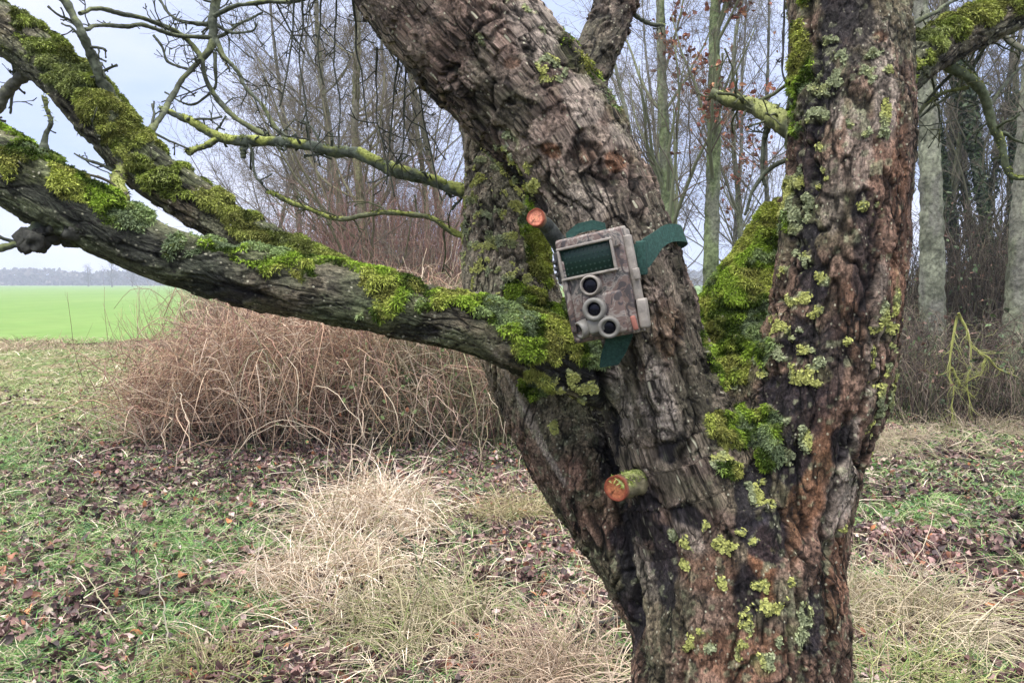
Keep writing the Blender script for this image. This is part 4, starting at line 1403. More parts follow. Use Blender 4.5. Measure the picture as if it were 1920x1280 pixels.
def sample_faces(wgt, n_):
    cs = np.cumsum(wgt)
    i = np.searchsorted(cs, rng.random(n_) * cs[-1])
    i = np.clip(i, 0, len(Q) - 1)
    a, b = rng.random((n_, 1)), rng.random((n_, 1))
    q = Q[i]
    p = (Vd[q[:, 0]] * (1 - a) + Vd[q[:, 1]] * a) * (1 - b) + (Vd[q[:, 3]] * (1 - a) + Vd[q[:, 2]] * a) * b
    return i, p


def fronds(p, nr, size, col, wid=0.3, lie=0.6):
    M = len(p)
    d = norm(nr * (1.0 - lie * rng.random((M, 1))) + 0.75 * rvec(M))
    s = norm(np.cross(d, rvec(M)))
    b = norm(np.cross(s, d))
    L_ = size[:, None]
    bend = (rng.random((M, 1)) - 0.3) * 0.5
    p0 = p - d * L_ * 0.15
    p1 = p + d * L_ * 0.45
    p2 = p + d * L_ + b * L_ * bend - np.array([0, 0, 1.0]) * L_ * 0.25
    v = np.stack([p0, p1 + s * L_ * wid * .5, p2, p1 - s * L_ * wid * .5], 1).reshape(-1, 3)
    q = (np.arange(M) * 4)[:, None] + np.arange(4)[None]
    return v, q, np.repeat(col, 4, axis=0)


NF = 480000
i, p = sample_faces(np.where(infr, sst(fm, .25, .6), 0) + 1e-9, NF)
cl = fbm(p * np.array([.6, 1, 1.5]), 52, 3, 73)
hue = fbm(p, 16, 3, 88)
bright = fbm(p, 40, 2, 89)
fo_ = fown[i]
ol = np.isin(fo_, [names.index('L2'), names.index('F')])
dk = np.array([[0.045, 0.075, 0.012]])
br = np.array([[0.27, 0.385, 0.05]])
ye = np.array([[0.45, 0.44, 0.12]])
gy = np.array([[0.24, 0.30, 0.17]])
cm = lerp(dk, br, sst(bright + 1.0 * (cl - .5), .38, .60)[:, None])
cm = lerp(cm, ye, (sst(hue, .54, .64) * .6)[:, None])
cm = lerp(cm, gy, (sst(hue, .46, .38) * .7)[:, None])
cm = np.where(ol[:, None], lerp(cm, np.array([[0.26, 0.28, 0.085]]) * (0.3 + 1.2 * sst(cl, .3, .7)[:, None]), .6), cm)
cm = cm * (0.55 + 0.85 * rng.random((NF, 1)))
size = 0.0020 + 0.0042 * rng.random(NF) * (0.5 + cl)
for nm in names:
    m = fo_ == names.index(nm)
    if m.sum() < 50:
        continue
    v, q, c = fronds(p[m], FN[i][m], size[m], cm[m])
    tag(mk('moss', v, q, M_moss, mroot[nm], c, False), kind='stuff')

NL = 34000
wl = np.where(infr, sst(fl, .3, .7), 0) + 1e-9
i, p = sample_faces(wl, NL)
fo_ = fown[i]
hue = fbm(p, 30, 2, 98)
cm = lerp(np.array([[0.44, 0.45, 0.15]]), np.array([[0.30, 0.33, 0.19]]), sst(hue, .42, .6)[:, None]) * (0.7 + 0.5 * rng.random((NL, 1)))
for nm in names:
    m = fo_ == names.index(nm)
    if m.sum() < 30:
        continue
    k = m.sum()
    v, q, c = leaves(p[m] + FN[i][m] * 0.0012, 0.0022 + 0.0038 * rng.random(k), norm(FN[i][m] + 0.3 * rvec(k)), cm[m], 0.5)
    tag(mk('lichen', v, q, M_lichen, mroot[nm], c, False), kind='stuff')

# --- side branches, each with its own spurs
BVH = BVHTree.FromPolygons(Vd.tolist(), Q.tolist())


def branch(ch, spurs=10, slen=0.09, colr=(0.10, 0.115, 0.07), mossy=0.3, kink=0.25, label=None, mcol=(0.27, 0.30, 0.08), Np=28, sides=10, fine=2, rs=0.62, bumpy=0.55):
    pt, rd = spline(ch, Np)
    rd = rd * rs
    pt = pt + (np.stack([fbm(pt, 14, 2, 200 + k) for k in range(3)], 1) - .5) * 0.016 + rng.normal(size=pt.shape) * rd.mean() * 0.05
    rd = rd * (1 + 0.8 * bumpy * (vnoise(pt, 60, 5) - .5)) * (1 - .18 * bumpy + .36 * bumpy * rng.random(Np))
    mb = MB()
    # subdivide for texture
    t = np.linspace(0, Np - 1, Np * 5)
    pp = np.stack([np.interp(t, np.arange(Np), pt[:, k]) for k in range(3)], 1)
    rr = np.interp(t, np.arange(Np), rd)
    cap_ = bumpy
    v, f = tubes(pp[None], rr[None], sides * 2)
    cen = np.repeat(pp, sides * 2, axis=0)
    od = norm(v - cen)
    bmp = (fbm(v, 130, 3, 31) - .5) * np.repeat(rr, sides * 2) * bumpy
    nz = fbm(v, 32, 3, 33)
    up_ = sst(od[:, 2] * .8 + 3.2 * (nz - .5), 0.15, 0.75) * mossy * sst(nz, .4, .5)
    v = v + od * (bmp + 0.25 * min(1, bumpy * 2) * np.repeat(rr, sides * 2) * up_)[:, None]
    base_c = np.array([colr]) * lerp(.5, 1.6, fbm(v, 80, 2, 34))[:, None]
    mb.add(v, f, lerp(base_c, np.array([mcol]) * lerp(.6, 1.3, nz)[:, None], np.clip(up_ * 1.5, 0, 1)[:, None]))
    if spurs:
        s1, q1 = children(pt[None], rd[None], spurs, 0.08, 0.98, 1.0, 0.0, 0.4, 6, 0.3, 0.05, 0.6, kink=kink)
        k = len(s1)
        st, dr = s1[:, 0], norm(s1[:, 1] - s1[:, 0])
        s1, q1 = grow(st, dr, slen * (0.2 + rng.random(k) ** 1.6 * 1.5), np.clip(rd.mean() * 0.35, .0010, .0026) * (0.7 + .6 * rng.random(k)), 7, 0.16, 0.02, 0.6, 0.45)
        q1[:, -1] *= 1.5
        v, f = tubes(s1, q1, 5)
        mb.add(v, f, np.array(colr) * 0.8)
        if fine:
            s2, q2 = children(s1, q1, fine, 0.25, 0.95, 0.9, 0.4, 0.7, 4, 0.15, 0.0, 0.7, kink=kink)
            q2[:, -1] *= 1.7
            v, f = tubes(s2, np.maximum(q2, .0009), 4)
            mb.add(v, f, np.array(colr) * 0.75)
    o = mb.build('branch', M_branch, tree)
    if label:
        o['label'] = label
    if mossy > 0.25:
        m = int(900 * mossy * min(1.5, np.linalg.norm(np.diff(pt, axis=0), axis=1).sum() * 3) * (1 + rd.mean() / .006))
        ii = rng.integers(0, len(pp), m)
        th = norm(rvec(m) * np.array([1, 1, .6]) + np.array([0, 0, .7]))
        nz_ = fbm(pp[ii], 32, 3, 33)
        ok = nz_ > 0.42
        ii, th = ii[ok], th[ok]
        m = len(ii)
        cc = pick(m, [mcol, (0.20, 0.25, 0.05), (0.12, 0.17, 0.03)], [3, 2, 2])
        v, q, c = fronds(pp[ii] + th * rr[ii][:, None] * 1.02, th, 0.003 + 0.004 * rng.random(m), cc)
        tag(mk('moss', v, q, M_moss, o, c, False), kind='stuff')
    return o, pt, rd


DK = (0.075, 0.085, 0.06)
branch([(75, -40, 1.15, 14), (120, 8, 1.15, 13), (145, 55, 1.15, 13), (160, 100, 1.16, 14), (185, 150, 1.17, 15), (215, 200, 1.19, 18)], 8, .04, DK, .2)
branch([(-60, 260, 1.25, 20), (-10, 205, 1.24, 18), (20, 160, 1.23, 17), (60, 118, 1.22, 22)], 8, .06, (0.10, 0.10, 0.08), .1)
branch([(20, 215, 1.26, 4), (22, 170, 1.26, 5), (20, 120, 1.25, 6), (15, 60, 1.24, 8)], 7, .04, DK, 0)
branch([(88, 292, 0.97, 13), (86, 262, 0.97, 8), (91, 240, 0.97, 7), (78, 212, 0.97, 7), (74, 190, 0.97, 8)], 2, .015, DK, .3, label='short upright dead spur with a mossy tip')
branch([(238, 300, 1.19, 22), (228, 335, 1.14, 17), (226, 362, 1.08, 17), (228, 400, 0.99, 22)], 4, .05, (0.10, 0.09, 0.06), .5)
branch([(232, 330, 1.18, 7), (200, 312, 1.18, 5), (165, 298, 1.18, 4), (140, 285, 1.18, 3)], 6, .05, DK, 0)
branch([(-120, 480, .95, 14), (-20, 466, .95, 13), (40, 452, .96, 13), (90, 425, .97, 24), (120, 400, .97, 30)], 3, .03, (0.08, 0.095, 0.07), .25)
# knot under the low limb
mb = MB()
kp = P(85, 436, .965)
for kk in range(9):
    c0 = kp + rng.normal(size=3) * np.array([.014, .008, .006])
    s1, q1 = grow(c0[None], np.array([[rng.normal() * .5, 0, -.7]]), np.array([.018 + .012 * rng.random()]), np.array([.016]), 10, .2, 0, .45)
    q1[0] *= np.sin(np.linspace(.35, 2.9, 10)) ** .5
    v, f = tubes(s1, q1, 18)
    cen_ = s1.mean(1)
    v = v + norm(v - cen_) * (fbm(v, 90, 4, 300) - .5)[:, None] * .022
    mb.add(v, f, np.array([0.045, 0.045, 0.038]) * lerp(.4, 1.8, fbm(v, 160, 2, 301))[:, None])
o = mb.build('knot', M_branch, mroot['L1'])
# crossing leafless branches against the sky
branch([(150, 28, 1.22, 7), (190, 16, 1.28, 7), (250, 30, 1.35, 7), (310, 50, 1.42, 7), (350, 72, 1.45, 8), (375, 105, 1.45, 8), (385, 150, 1.45, 8), (410, 190, 1.45, 8), (470, 240, 1.42, 7), (535, 262, 1.38, 8)], 16, .07, DK, .2)
branch([(152, 60, 1.2, 6), (190, 48, 1.28, 6), (260, 50, 1.36, 6), (320, 66, 1.42, 6), (395, 70, 1.46, 8)], 9, .05, DK, .1)
branch([(425, -60, 1.5, 14), (408, 0, 1.48, 13), (400, 40, 1.47, 12), (392, 90, 1.46, 11), (360, 130, 1.44, 8), (325, 180, 1.40, 8), (290, 232, 1.3, 9), (262, 262, 1.22, 12)], 14, .07, DK, .15)
branch([(395, 36, 1.47, 8), (440, 16, 1.46, 7), (500, 8, 1.44, 6), (560, 2, 1.42, 6), (620, -30, 1.35, 8), (700, -90, 1.2, 14)], 12, .07, DK, .25)
branch([(400, 60, 1.47, 8), (412, 100, 1.46, 7), (440, 130, 1.45, 6), (475, 175, 1.42, 6), (510, 225, 1.40, 6), (540, 258, 1.38, 7)], 10, .07, DK, .15)
branch([(402, 70, 1.47, 6), (430, 60, 1.48, 5), (450, 45, 1.49, 4), (490, 25, 1.5, 3)], 8, .06, DK, 0)
branch([(392, 46, 1.47, 7), (345, 42, 1.48, 5), (315, 22, 1.49, 4), (285, -15, 1.5, 4)], 9, .06, DK, 0)
branch([(405, 45, 1.47, 5), (425, 60, 1.47, 5), (440, 66, 1.46, 4), (470, 62, 1.45, 3), (482, 48, 1.44, 2)], 6, .05, DK, 0)
branch([(398, 100, 1.46, 6), (404, 140, 1.46, 5), (402, 170, 1.46, 4), (370, 195, 1.46, 4), (340, 195, 1.46, 3), (312, 175, 1.46, 3)], 6, .05, DK, 0)
branch([(292, 68, 1.46, 4), (305, 85, 1.46, 4), (315, 112, 1.46, 4), (340, 125, 1.46, 4), (365, 135, 1.45, 5)], 5, .05, DK, 0)
branch([(298, 204, 1.36, 6), (350, 225, 1.36, 10), (395, 250, 1.36, 13), (450, 262, 1.35, 14), (520, 266, 1.35, 15), (600, 278, 1.35, 16), (680, 292, 1.35, 17), (760, 325, 1.35, 18), (830, 350, 1.35, 19), (900, 365, 1.34, 24)],
       26, .06, (0.085, 0.10, 0.075), .8, label='long slender branch with yellow green moss along its top', Np=40, fine=3)
branch([(355, 290, 1.30, 9), (385, 275, 1.33, 9), (410, 258, 1.36, 9)], 1, .03, DK, .6)
branch([(458, 262, 1.35, 10), (460, 280, 1.35, 9), (461, 298, 1.35, 9)], 0, .03, DK, .3)
branch([(495, 362, 1.34, 5), (530, 374, 1.34, 6), (580, 388, 1.34, 6), (640, 412, 1.34, 7), (680, 403, 1.34, 7), (740, 398, 1.34, 7), (800, 408, 1.34, 8), (865, 437, 1.34, 9), (920, 450, 1.33, 12)],
       18, .06, (0.13, 0.14, 0.075), .7, label='thin yellow green twiggy branch')
for (x0_, x1_, x2_, ln_, w0) in ((556, 548, 526, 210, 3), (572, 566, 590, 290, 3), (608, 600, 606, 180, 3), (630, 632, 640, 270, 3), (655, 672, 690, 240, 3.5), (745, 735, 720, 200, 3), (760, 758, 752, 170, 2.5),
                                 (775, 800, 832, 230, 3), (700, 712, 735, 220, 2.5)):
    y0_ = -60 if x0_ < 700 else 90
    branch([(x0_, y0_, 1.2, w0 + 1), ((x0_ + x1_) / 2, y0_ + ln_ * .35, 1.22, w0), (x1_, y0_ + ln_ * .7, 1.22, w0 * .8), (x2_, y0_ + ln_ * 1.25, 1.22, w0 * .5)], 9, .06, (0.06, 0.065, 0.05), 0, fine=1, sides=4, Np=16)
for (x_, y_, sx, sy) in ((1235, 40, 120, 70), (1330, 20, -60, 90)):
    pass
branch([(1175, 10, 1.22, 9), (1200, 30, 1.22, 7), (1222, 42, 1.22, 6), (1243, 45, 1.22, 5)], 5, .03, DK, .3)
branch([(1500, 250, 1.10, 34), (1465, 235, 1.12, 26), (1440, 215, 1.14, 22), (1405, 200, 1.16, 17), (1370, 190, 1.17, 14), (1338, 178, 1.18, 12)], 22, .07, (0.12, 0.13, 0.075), .9,
       label='stubby mossy yellow green branch pointing into the gap', mcol=(0.25, 0.27, 0.10), kink=.3, rs=.8, bumpy=.35)
branch([(1440, 235, 1.14, 12), (1434, 262, 1.15, 8), (1430, 300, 1.15, 6), (1428, 330, 1.15, 6), (1436, 352, 1.15, 3)], 3, .03, DK, .2)
branch([(1475, 300, 1.12, 7), (1450, 312, 1.14, 6), (1420, 335, 1.15, 6), (1403, 360, 1.15, 5), (1397, 398, 1.15, 4)], 5, .03, DK, .1)
branch([(1484, -40, 1.1, 4), (1470, 20, 1.1, 3.5), (1464, 80, 1.1, 3.5), (1463, 135, 1.1, 3.5), (1485, 168, 1.1, 5)], 6, .04, (0.04, 0.04, 0.04), 0)
branch([(1708, 80, 1.14, 24), (1740, 105, 1.15, 19), (1785, 130, 1.17, 16), (1825, 165, 1.18, 14), (1850, 215, 1.19, 13), (1872, 265, 1.19, 11), (1895, 322, 1.19, 8), (1930, 330, 1.2, 4)], 14, .07, (0.075, 0.09, 0.05), .5,
       label='dark crooked branch dropping behind the upright stem')
branch([(1700, 60, 1.16, 8), (1745, 30, 1.2, 6), (1800, 0, 1.25, 5), (1850, -30, 1.3, 4)], 10, .07, DK, .1)
branch([(1760, 105, 1.18, 8), (1820, 88, 1.22, 8), (1870, 62, 1.25, 9), (1940, 40, 1.3, 10)], 10, .07, (0.10, 0.12, 0.06), .5)
branch([(1850, 75, 1.24, 7), (1820, 125, 1.25, 6), (1790, 170, 1.26, 5), (1745, 205, 1.26, 4), (1715, 230, 1.26, 3)], 9, .06, DK, .1)
branch([(1790, 135, 1.18, 6), (1745, 190, 1.2, 5), (1722, 225, 1.2, 4), (1700, 262, 1.2, 3)], 6, .05, DK, .1)
branch([(1810, 170, 1.19, 6), (1770, 180, 1.2, 5), (1735, 205, 1.2, 5), (1712, 240, 1.2, 3)], 5, .05, (0.13, 0.14, 0.07), .3)
branch([(1850, 205, 1.2, 5), (1890, 150, 1.22, 4), (1930, 110, 1.24, 3)], 5, .05, DK, .1)


# cut stubs with fresh orange wood
def stub(ch, rcut, label, bodycol, facecol, mossy):
    o, pt, rd = branch(ch, 0, .02, bodycol, mossy, Np=12, mcol=(0.38, 0.42, 0.14), rs=0.92, bumpy=0.12)
    o.name = 'cut_stub'
    o['label'] = label
    e = pt[-1]
    ax = norm(pt[-1] - pt[-3])
    ax = norm(ax * 0.75 + norm(CAM - e) * 0.65)
    e = e + ax * 0.0065
    u = norm(np.cross(ax, [0, 0, 1.0]))
    w_ = np.cross(ax, u)
    nr_, na = 9, 40
    vs_, cs_ = [], []
    for i in range(nr_ + 1):
        for j in range(na):
            t = j / na * 2 * math.pi
            rr_ = rcut * min(i, nr_ - 1) / (nr_ - 1) * (1 + .03 * math.sin(t * 3 + 1) + .015 * math.sin(t * 7))
            h_ = 0.0005 * math.sin(i * 2.5) + (0.0016 if i > nr_ - 3 else 0) - (0.012 if i == nr_ else 0) + 0.0002 * random.random()
            vs_.append(e + (u * math.cos(t) + w_ * math.sin(t)) * rr_ + ax * (0.001 + h_))
            k = i / nr_
            c = np.array(facecol) * (0.75 + .5 * random.random())
            if k < .3: c = c * np.array([1.3, 1.5, 1.4])
            c = c * (0.8 + .3 * (i % 2))
            if k > .74: c = np.array([0.22, 0.055, 0.03])
            if j in (5, 6, 23) and .15 < k < .75: c = c * .35
            if i == nr_: c = np.array([0.12, 0.11, 0.07])
            cs_.append(c)
    q = [[i * na + j, i * na + (j + 1) % na, (i + 1) * na + (j + 1) % na, (i + 1) * na + j] for i in range(nr_) for j in range(na)]
    mk('cut_face', np.array(vs_), np.array(q), M_wood, o, np.array(cs_))
    return o


hs = BVH.ray_cast(Vector(CAM), Vector(norm(P(1205, 902, 1) - CAM)))[0]
DS = float((np.array(hs) - CAM) @ FWD) if hs is not None else .98
stub([(1212, 902, DS + .045, 32), (1194, 904, DS + .012, 26), (1176, 906, DS + .0, 25), (1160, 908, DS - .008, 24)], 24 * (DS - .008) / F, 'sawn orange stub crusted with yellow lichen', (0.17, 0.15, 0.09), (0.36, 0.12, 0.055), .8)
stub([(1075, 500, 1.02, 20), (1046, 452, 1.0, 17), (1028, 425, .985, 15), (1008, 410, .97, 15)], 17 * .97 / F, 'dark sawn stub with a pinkish orange cut face', (0.06, 0.065, 0.06), (0.52, 0.19, 0.12), .05)


# ------------------------------------------------------------------ game camera strapped to the limb
def cmat(name, c, rough=0.6, spec=0.4, **k):
    return mat(name, rough, col_attr=False, base=c, spec=spec, **k)


M_plast = cmat('beige_plastic', (0.27, 0.24, 0.21), .5, noise=(90, .6, 1.35))
M_glass = cmat('dark_green_filter', (0.005, 0.020, 0.015), .35, .3)
M_black = cmat('lens_black', (0.004, 0.004, 0.010), .25, .25)
M_silver = cmat('silver_ring', (0.19, 0.18, 0.16), .45, .4, noise=(60, .7, 1.25))
M_led = cmat('led_dot', (0.018, 0.045, 0.034), .3, .5)
M_strap = cmat('green_webbing', (0.034, 0.080, 0.068), .85, .15, noise=(260, .55, 1.45), bump=(700, .0012, 1.0))
M_rubber = cmat('grey_rubber', (0.05, 0.05, 0.05), .7, .2)
M_red = cmat('red_marker', (0.30, 0.12, 0.09), .6, .3)

# camouflage print: blotches and dark twigs
M_camo = bpy.data.materials.new('camouflage_print')
M_camo.use_nodes = True
t = M_camo.node_tree
b = t.nodes['Principled BSDF']
b.inputs['Roughness'].default_value = 0.5
c_ = t.nodes.new('ShaderNodeTexCoord')
n1_ = t.nodes.new('ShaderNodeTexNoise')
n1_.inputs['Scale'].default_value = 42
n1_.inputs['Detail'].default_value = 7
n1_.inputs['Roughness'].default_value = 0.62
n1_.inputs['Distortion'].default_value = 1.2
t.links.new(c_.outputs['Object'], n1_.inputs[0])
r1 = t.nodes.new('ShaderNodeValToRGB')
r1.color_ramp.interpolation = 'CONSTANT'
el = r1.color_ramp.elements
el[0].position, el[0].color = 0.0, (0.055, 0.045, 0.045, 1)
el[1].position, el[1].color = 0.42, (0.145, 0.10, 0.085, 1)
for p_, cc_ in ((0.50, (0.24, 0.205, 0.18, 1)), (0.56, (0.085, 0.08, 0.075, 1)), (0.66, (0.30, 0.27, 0.23, 1))):
    e_ = el.new(p_)
    e_.color = cc_
t.links.new(n1_.outputs[0], r1.inputs[0])
wv = t.nodes.new('ShaderNodeTexWave')
wv.inputs['Scale'].default_value = 9
wv.inputs['Distortion'].default_value = 16
wv.inputs['Detail'].default_value = 3
wv.inputs['Detail Scale'].default_value = 2.2
mpn = t.nodes.new('ShaderNodeMapping')
mpn.inputs['Rotation'].default_value = (0.3, 0.2, 0.7)
t.links.new(c_.outputs['Object'], mpn.inputs[0])
t.links.new(mpn.outputs[0], wv.inputs[0])
r2 = t.nodes.new('ShaderNodeValToRGB')
r2.color_ramp.elements[0].position = 0.02
r2.color_ramp.elements[0].color = (1, 1, 1, 1)
r2.color_ramp.elements[1].position = 0.12
r2.color_ramp.elements[1].color = (0, 0, 0, 1)
t.links.new(wv.outputs[0], r2.inputs[0])
mx = t.nodes.new('ShaderNodeMixRGB')
t.links.new(r2.outputs[0], mx.inputs[0])
t.links.new(r1.outputs[0], mx.inputs[1])
mx.inputs[2].default_value = (0.055, 0.045, 0.045, 1)
t.links.new(mx.outputs[0], b.inputs['Base Color'])

gc = P(1121, 536, 0.905)
trail = empty('game_camera', tuple(gc))
tag(trail, 'camouflaged game camera strapped to the arching limb with a green webbing strap', 'game camera')
roll = R(11.5)
yaw = R(-13)
toc = norm(CAM - gc)
zc = norm(toc + np.array([0, 0, 0]))
xr = norm(np.cross(np.array([0, 0, 1.0]), zc))
yu = np.cross(zc, xr)
x1 = xr * math.cos(roll) + yu * math.sin(roll)
y1 = -xr * math.sin(roll) + yu * math.cos(roll)
zz_ = norm(zc * math.cos(yaw) + x1 * math.sin(yaw))
x1 = norm(x1 - zz_ * (x1 @ zz_))
y1 = np.cross(zz_, x1)
BM = np.stack([x1, y1, zz_], 1)         # local -> world rotation
PXM = 0.905 / F                         # metres per photo pixel at the camera


def loc(v):
    return gc + np.asarray(v) @ BM.T


def bmesh_obj(name, bm, m, parent, flat=False):
    me_ = bpy.data.meshes.new(name)
    off = gc if parent is not None else np.zeros(3)
    for v_ in bm.verts:
        v_.co = Vector(BM @ np.array(v_.co))
    bm.normal_update()
    bm.to_mesh(me_)
    bm.free()
    for p_ in me_.polygons:
        p_.use_smooth = not flat
    me_.materials.append(m)
    o_ = bpy.data.objects.new(name, me_)
    COL.objects.link(o_)
    o_.parent = parent
    return o_


def rbox(bm, cx, cy, cz, sx, sy, sz, bev=0.002, seg=3, rotz=0.0):
    r = bmesh.ops.create_cube(bm, size=1.0, matrix=Matrix.Translation((cx, cy, cz)) @ Matrix.Rotation(rotz, 4, 'Z') @ Matrix.Diagonal((sx, sy, sz, 1)))
    es = {e for v_ in r['verts'] for e in v_.link_edges}
    bmesh.ops.bevel(bm, geom=list(es), offset=bev, segments=seg, affect='EDGES', profile=0.6)


def disc(bm, cx, cy, z0, z1, r0, r1, seg=40, ends=True, tilt=None):
    m4 = Matrix.Translation((cx, cy, (z0 + z1) / 2))
    if tilt:
        m4 = m4 @ Matrix.Rotation(tilt[0], 4, 'X') @ Matrix.Rotation(tilt[1], 4, 'Y')
    bmesh.ops.create_cone(bm, cap_ends=ends, segments=seg, radius1=r0, radius2=r1, depth=z1 - z0, matrix=m4)


def ringp(bm, cx, cy, prof_, seg=44, tilt=(0, 0)):
    """turned ring: prof_ = [(r, z), ...]"""
    m4 = Matrix.Translation((cx, cy, 0)) @ Matrix.Rotation(tilt[0], 4, 'X') @ Matrix.Rotation(tilt[1], 4, 'Y')
    vs_ = [[bm.verts.new(m4 @ Vector((r_ * math.cos(k / seg * 6.28318), r_ * math.sin(k / seg * 6.28318), z_))) for k in range(seg)] for r_, z_ in prof_]
    for a, b2 in zip(vs_[:-1], vs_[1:]):
        for k in range(seg):
            bm.faces.new((a[k], a[(k + 1) % seg], b2[(k + 1) % seg], b2[k]))


Wd, Hh, Dp = 0.0795, 0.124, 0.046
bm = bmesh.new()
rbox(bm, 0, 0, -0.034, Wd * 1.02, Hh * .99, 0.030, .005, 4)
rbox(bm, 0, 0, -0.017, Wd * 1.05, Hh * 1.015, 0.006, .002, 2)
for s_ in (-.3, .1, .36):
    rbox(bm, Wd * .5 + .001, Hh * s_, -0.030, .003, .012, .022, .001, 1)
bmesh_obj('rear_case', bm, M_plast, trail)
bm = bmesh.new()
rbox(bm, 0, 0, -0.004, Wd, Hh, 0.022, .0045, 4)
rbox(bm, 0.003, Hh * .5 - .012, 0.0075, Wd * .86, .020, .004, .0015, 2)
# raised lower body that carries the lenses
rbox(bm, 0.004, -Hh * .27, 0.008, Wd * .60, Hh * .40, .008, .004, 3)
rbox(bm, -Wd * .5 + .004, -Hh * .05, 0.005, .008, Hh * .7, .012, .003, 2)
fc_ = bmesh_obj('front_cover', bm, M_camo, trail)
bm = bmesh.new()
LX, LY, LW, LH = -0.0045, 0.0325, 0.061, 0.0335
for (cx, cy, sx, sy) in ((LX, LY + LH / 2 + .001, LW + .006, .003), (LX, LY - LH / 2 - .001, LW + .006, .003), (LX - LW / 2 - .0012, LY, .003, LH - .001), (LX + LW / 2 + .0012, LY, .003, LH - .001)):
    rbox(bm, cx, cy, 0.0095, sx, sy, .008, .0009, 2)
bmesh_obj('panel_frame', bm, M_plast, trail)
bm = bmesh.new()
rbox(bm, LX, LY, 0.0078, LW - .0012, LH - .0012, .004, .0004, 1)
pan = bmesh_obj('led_panel', bm, M_glass, trail)
bm = bmesh.new()
for i_ in range(10):
    for j_ in range(5):
        disc(bm, LX - LW / 2 + .0055 + i_ * .0056, LY - LH / 2 + .0042 + j_ * .0062, 0.0097, 0.0106, .0011, .0008, 8)
o_ = bmesh_obj('led_array', bm, M_led, trail, True)


def lens(cx, cy, r_, z, tilt=(0, 0), inner=M_black, out_=1.42, rim=M_plast, h=.010):
    bm = bmesh.new()
    ringp(bm, cx, cy, [(r_ * out_ * 1.12, z - .006), (r_ * out_ * 1.05, z + h * .7), (r_ * out_ * .98, z + h), (r_ * 1.08, z + h), (r_ * 1.0, z + h * .8), (r_ * .96, z + h * .1)], tilt=tilt)
    o1 = bmesh_obj('lens', bm, rim, trail)
    bm = bmesh.new()
    # domed glass
    ringp(bm, cx, cy, [(r_ * .99, z + h * .35), (r_ * .8, z + h * .50), (r_ * .55, z + h * .60), (r_ * .25, z + h * .66), (.00005, z + h * .68)], tilt=tilt)
    o2 = bmesh_obj('lens_glass', bm, inner, o1)
    o2.matrix_parent_inverse = Matrix.Identity(4)
    return o1


def lxy(px_, py_):
    """photo pixel -> local x, y on the cover"""
    d_ = np.array([(px_ - 1121) * PXM, -(py_ - 536) * PXM])
    c__, s__ = math.cos(roll), math.sin(roll)
    return (d_[0] * c__ + d_[1] * s__) / math.cos(yaw) , -d_[0] * s__ + d_[1] * c__


for (px_, py_, rr_, mt_, out_, rim_, tl) in ((1112, 534, 14.5, M_black, 1.25, M_plast, (0, 0)), (1120, 578, 13, M_black, 1.62, M_silver, (0, 0)), (1144, 609, 13, M_black, 1.5, M_silver, (.12, .12))):
    x_, y_ = lxy(px_, py_)
    lens(x_, y_, rr_ * PXM, .011, tl, mt_, out_, rim_, .008)
x_, y_ = lxy(1109, 611)
lens(x_, y_, 11.5 * PXM, .006, (.2, -.8), M_black, 1.4, M_silver, .012)
bm = bmesh.new()
x_, y_ = lxy(1127, 607)
rbox(bm, x_, y_, .010, .026, .019, .012, .005, 4, .1)
bmesh_obj('sensor_housing', bm, M_silver, trail)
# latches at the open side, hinge at the other
bm = bmesh.new()
hx = Wd / 2
rbox(bm, hx + .004, Hh * .10, -.006, .009, Hh * .62, .014, .002, 2)
bmesh_obj('latch_bar', bm, M_plast, trail)
bm = bmesh.new()
rbox(bm, hx + .0065, -Hh * .33, -.002, .011, .034, .018, .0025, 2, -.05)
bmesh_obj('latch', bm, M_plast, trail)
bm = bmesh.new()
rbox(bm, hx + .008, Hh * .04, .003, .007, .013, .010, .0012, 2)
bmesh_obj('latch_pin', bm, M_plast, trail)
bm = bmesh.new()
rbox(bm, hx - .004, -Hh * .40, .0095, .006, .017, .006, .002, 2, .1)
bmesh_obj('marker_tab', bm, M_red, trail)
bm = bmesh.new()
rbox(bm, -hx - .003, Hh * .24, -.008, .008, .038, .014, .002, 2)
for s_ in (.18, .24, .30):
    rbox(bm, -hx - .006, Hh * s_, -.004, .005, .005, .010, .001, 1)
bmesh_obj('hinge', bm, M_rubber, trail)


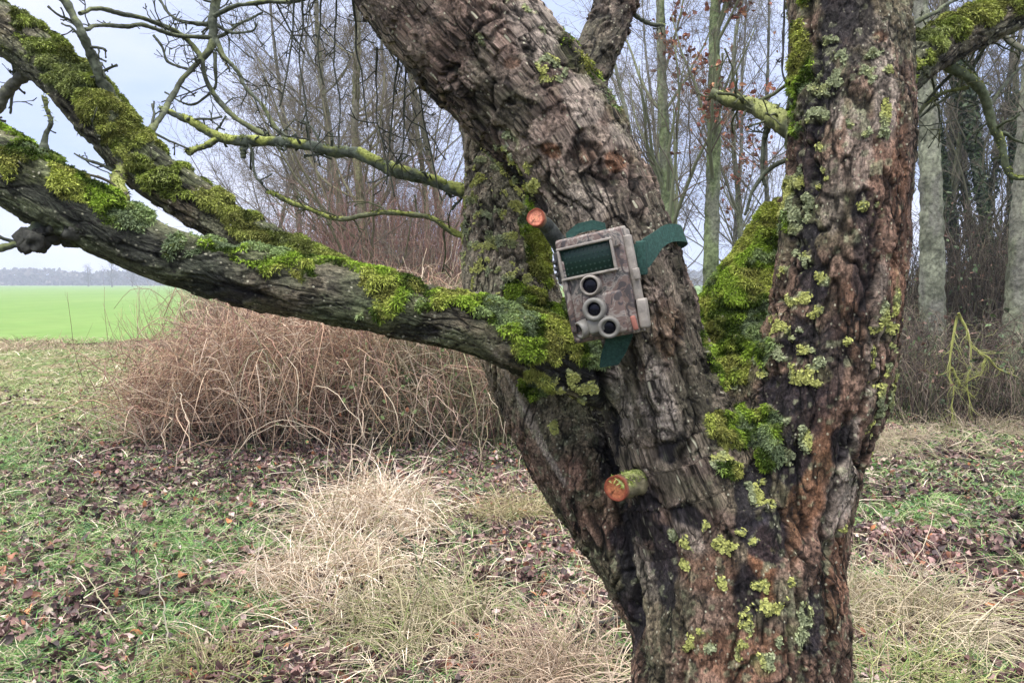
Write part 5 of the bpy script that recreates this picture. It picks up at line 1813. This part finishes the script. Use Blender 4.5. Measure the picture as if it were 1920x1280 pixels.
# strap: a band laid round the limb
def band(path, width, side, name, thick=.0016):
    p_ = np.array(path)
    t_ = np.linspace(0, len(p_) - 1, 60)
    pp = np.stack([np.interp(t_, np.arange(len(p_)), p_[:, k]) for k in range(3)], 1)
    for _ in range(4):
        pp[1:-1] = (pp[:-2] + 2 * pp[1:-1] + pp[2:]) / 4
    sd_ = np.stack([np.interp(t_, np.arange(len(p_)), np.array(side)[:, k]) for k in range(3)], 1)
    sd_ = norm(sd_)
    tn = norm(np.gradient(pp, axis=0))
    nr_ = norm(np.cross(tn, sd_))
    wd = np.interp(t_, np.arange(len(p_)), width)
    rows = []
    for s1_, s2_ in ((-1, -1), (1, -1), (1, 1), (-1, 1)):
        rows.append(pp + sd_ * (wd * s1_ / 2)[:, None] + nr_ * thick * s2_ / 2)
    v_ = np.stack(rows, 1).reshape(-1, 3)
    k = np.arange(59)[:, None] * 4
    qs = [np.stack([k[:, 0] + a_, k[:, 0] + (a_ + 1) % 4, k[:, 0] + 4 + (a_ + 1) % 4, k[:, 0] + 4 + a_], 1) for a_ in range(4)]
    q_ = np.concatenate(qs + [np.array([[0, 1, 2, 3], [236, 237, 238, 239]])])
    return mk(name, v_, q_, M_strap, trail, None, False)


# ring round limb A at the height of the strap: shoot in from outside, lifted to the right
axis_p = P(1168, 468, 1.065)
adir = norm(P(1118, 350, 1.07) - P(1200, 560, 1.06))
right = norm(np.cross(FWD, adir))
right = right if right[0] > 0 else -right
tilt_up = 0.30
path, side = [], []
back = loc([0.030, 0.024, -0.030])
path.append(loc([0.034, 0.026, -0.040])); side.append(y1)
path.append(loc([0.046, 0.022, -0.036])); side.append(y1 + x1 * .2)
path.append(loc([0.055, 0.018, -0.036])); side.append(y1)
for th in np.linspace(0.45, 5.6, 34):
    # angle 0 = towards the viewer, pi/2 = to the right
    dirv = -FWD * math.cos(th) + right * math.sin(th)
    dirv = norm(dirv - adir * (dirv @ adir))
    c0 = axis_p - adir * (0.014 * math.sin(th))
    hit = BVH.ray_cast(Vector(c0 + dirv * .20), Vector(-dirv))
    p_ = np.array(hit[0]) + dirv * .0035 if hit[0] is not None and (Vector(hit[0]) - Vector(c0)).length < .13 else c0 + dirv * .09
    if hit[0] is not None:
        rr_ = max(np.linalg.norm(np.array(hit[0]) - c0), .082)
        p_ = c0 + dirv * (min(rr_, .094) + .0022)
    path.append(p_)
    side.append(norm(adir * .9 + right * 0.10 * math.cos(th)))
path.append(loc([-0.040, 0.024, -0.036])); side.append(y1)
wds = [.028, .034, .036] + [.024] * 34 + [.025]
band(path, wds, side, 'strap')
bm = bmesh.new()
rbox(bm, .052, .022, -.026, .012, .040, .012, .002, 2, -.15)
bmesh_obj('strap_buckle', bm, M_strap, trail)
# free end of the webbing hanging out below, and the mount behind
p0_ = P(1150, 636, .955)
band([loc([.004, -.050, -.040]), loc([.006, -.066, -.034]), P(1150, 664, .945), P(1142, 686, .952)], [.032, .034, .032, .024], [x1, x1, x1, x1], 'strap_end', .002)
band([loc([-.036, .066, -.040]), loc([-.02, .0735, -.040]), loc([.0, .0735, -.040]), loc([.014, .068, -.040])], [.010, .012, .012, .010], [y1] * 4, 'strap_loop', .002)
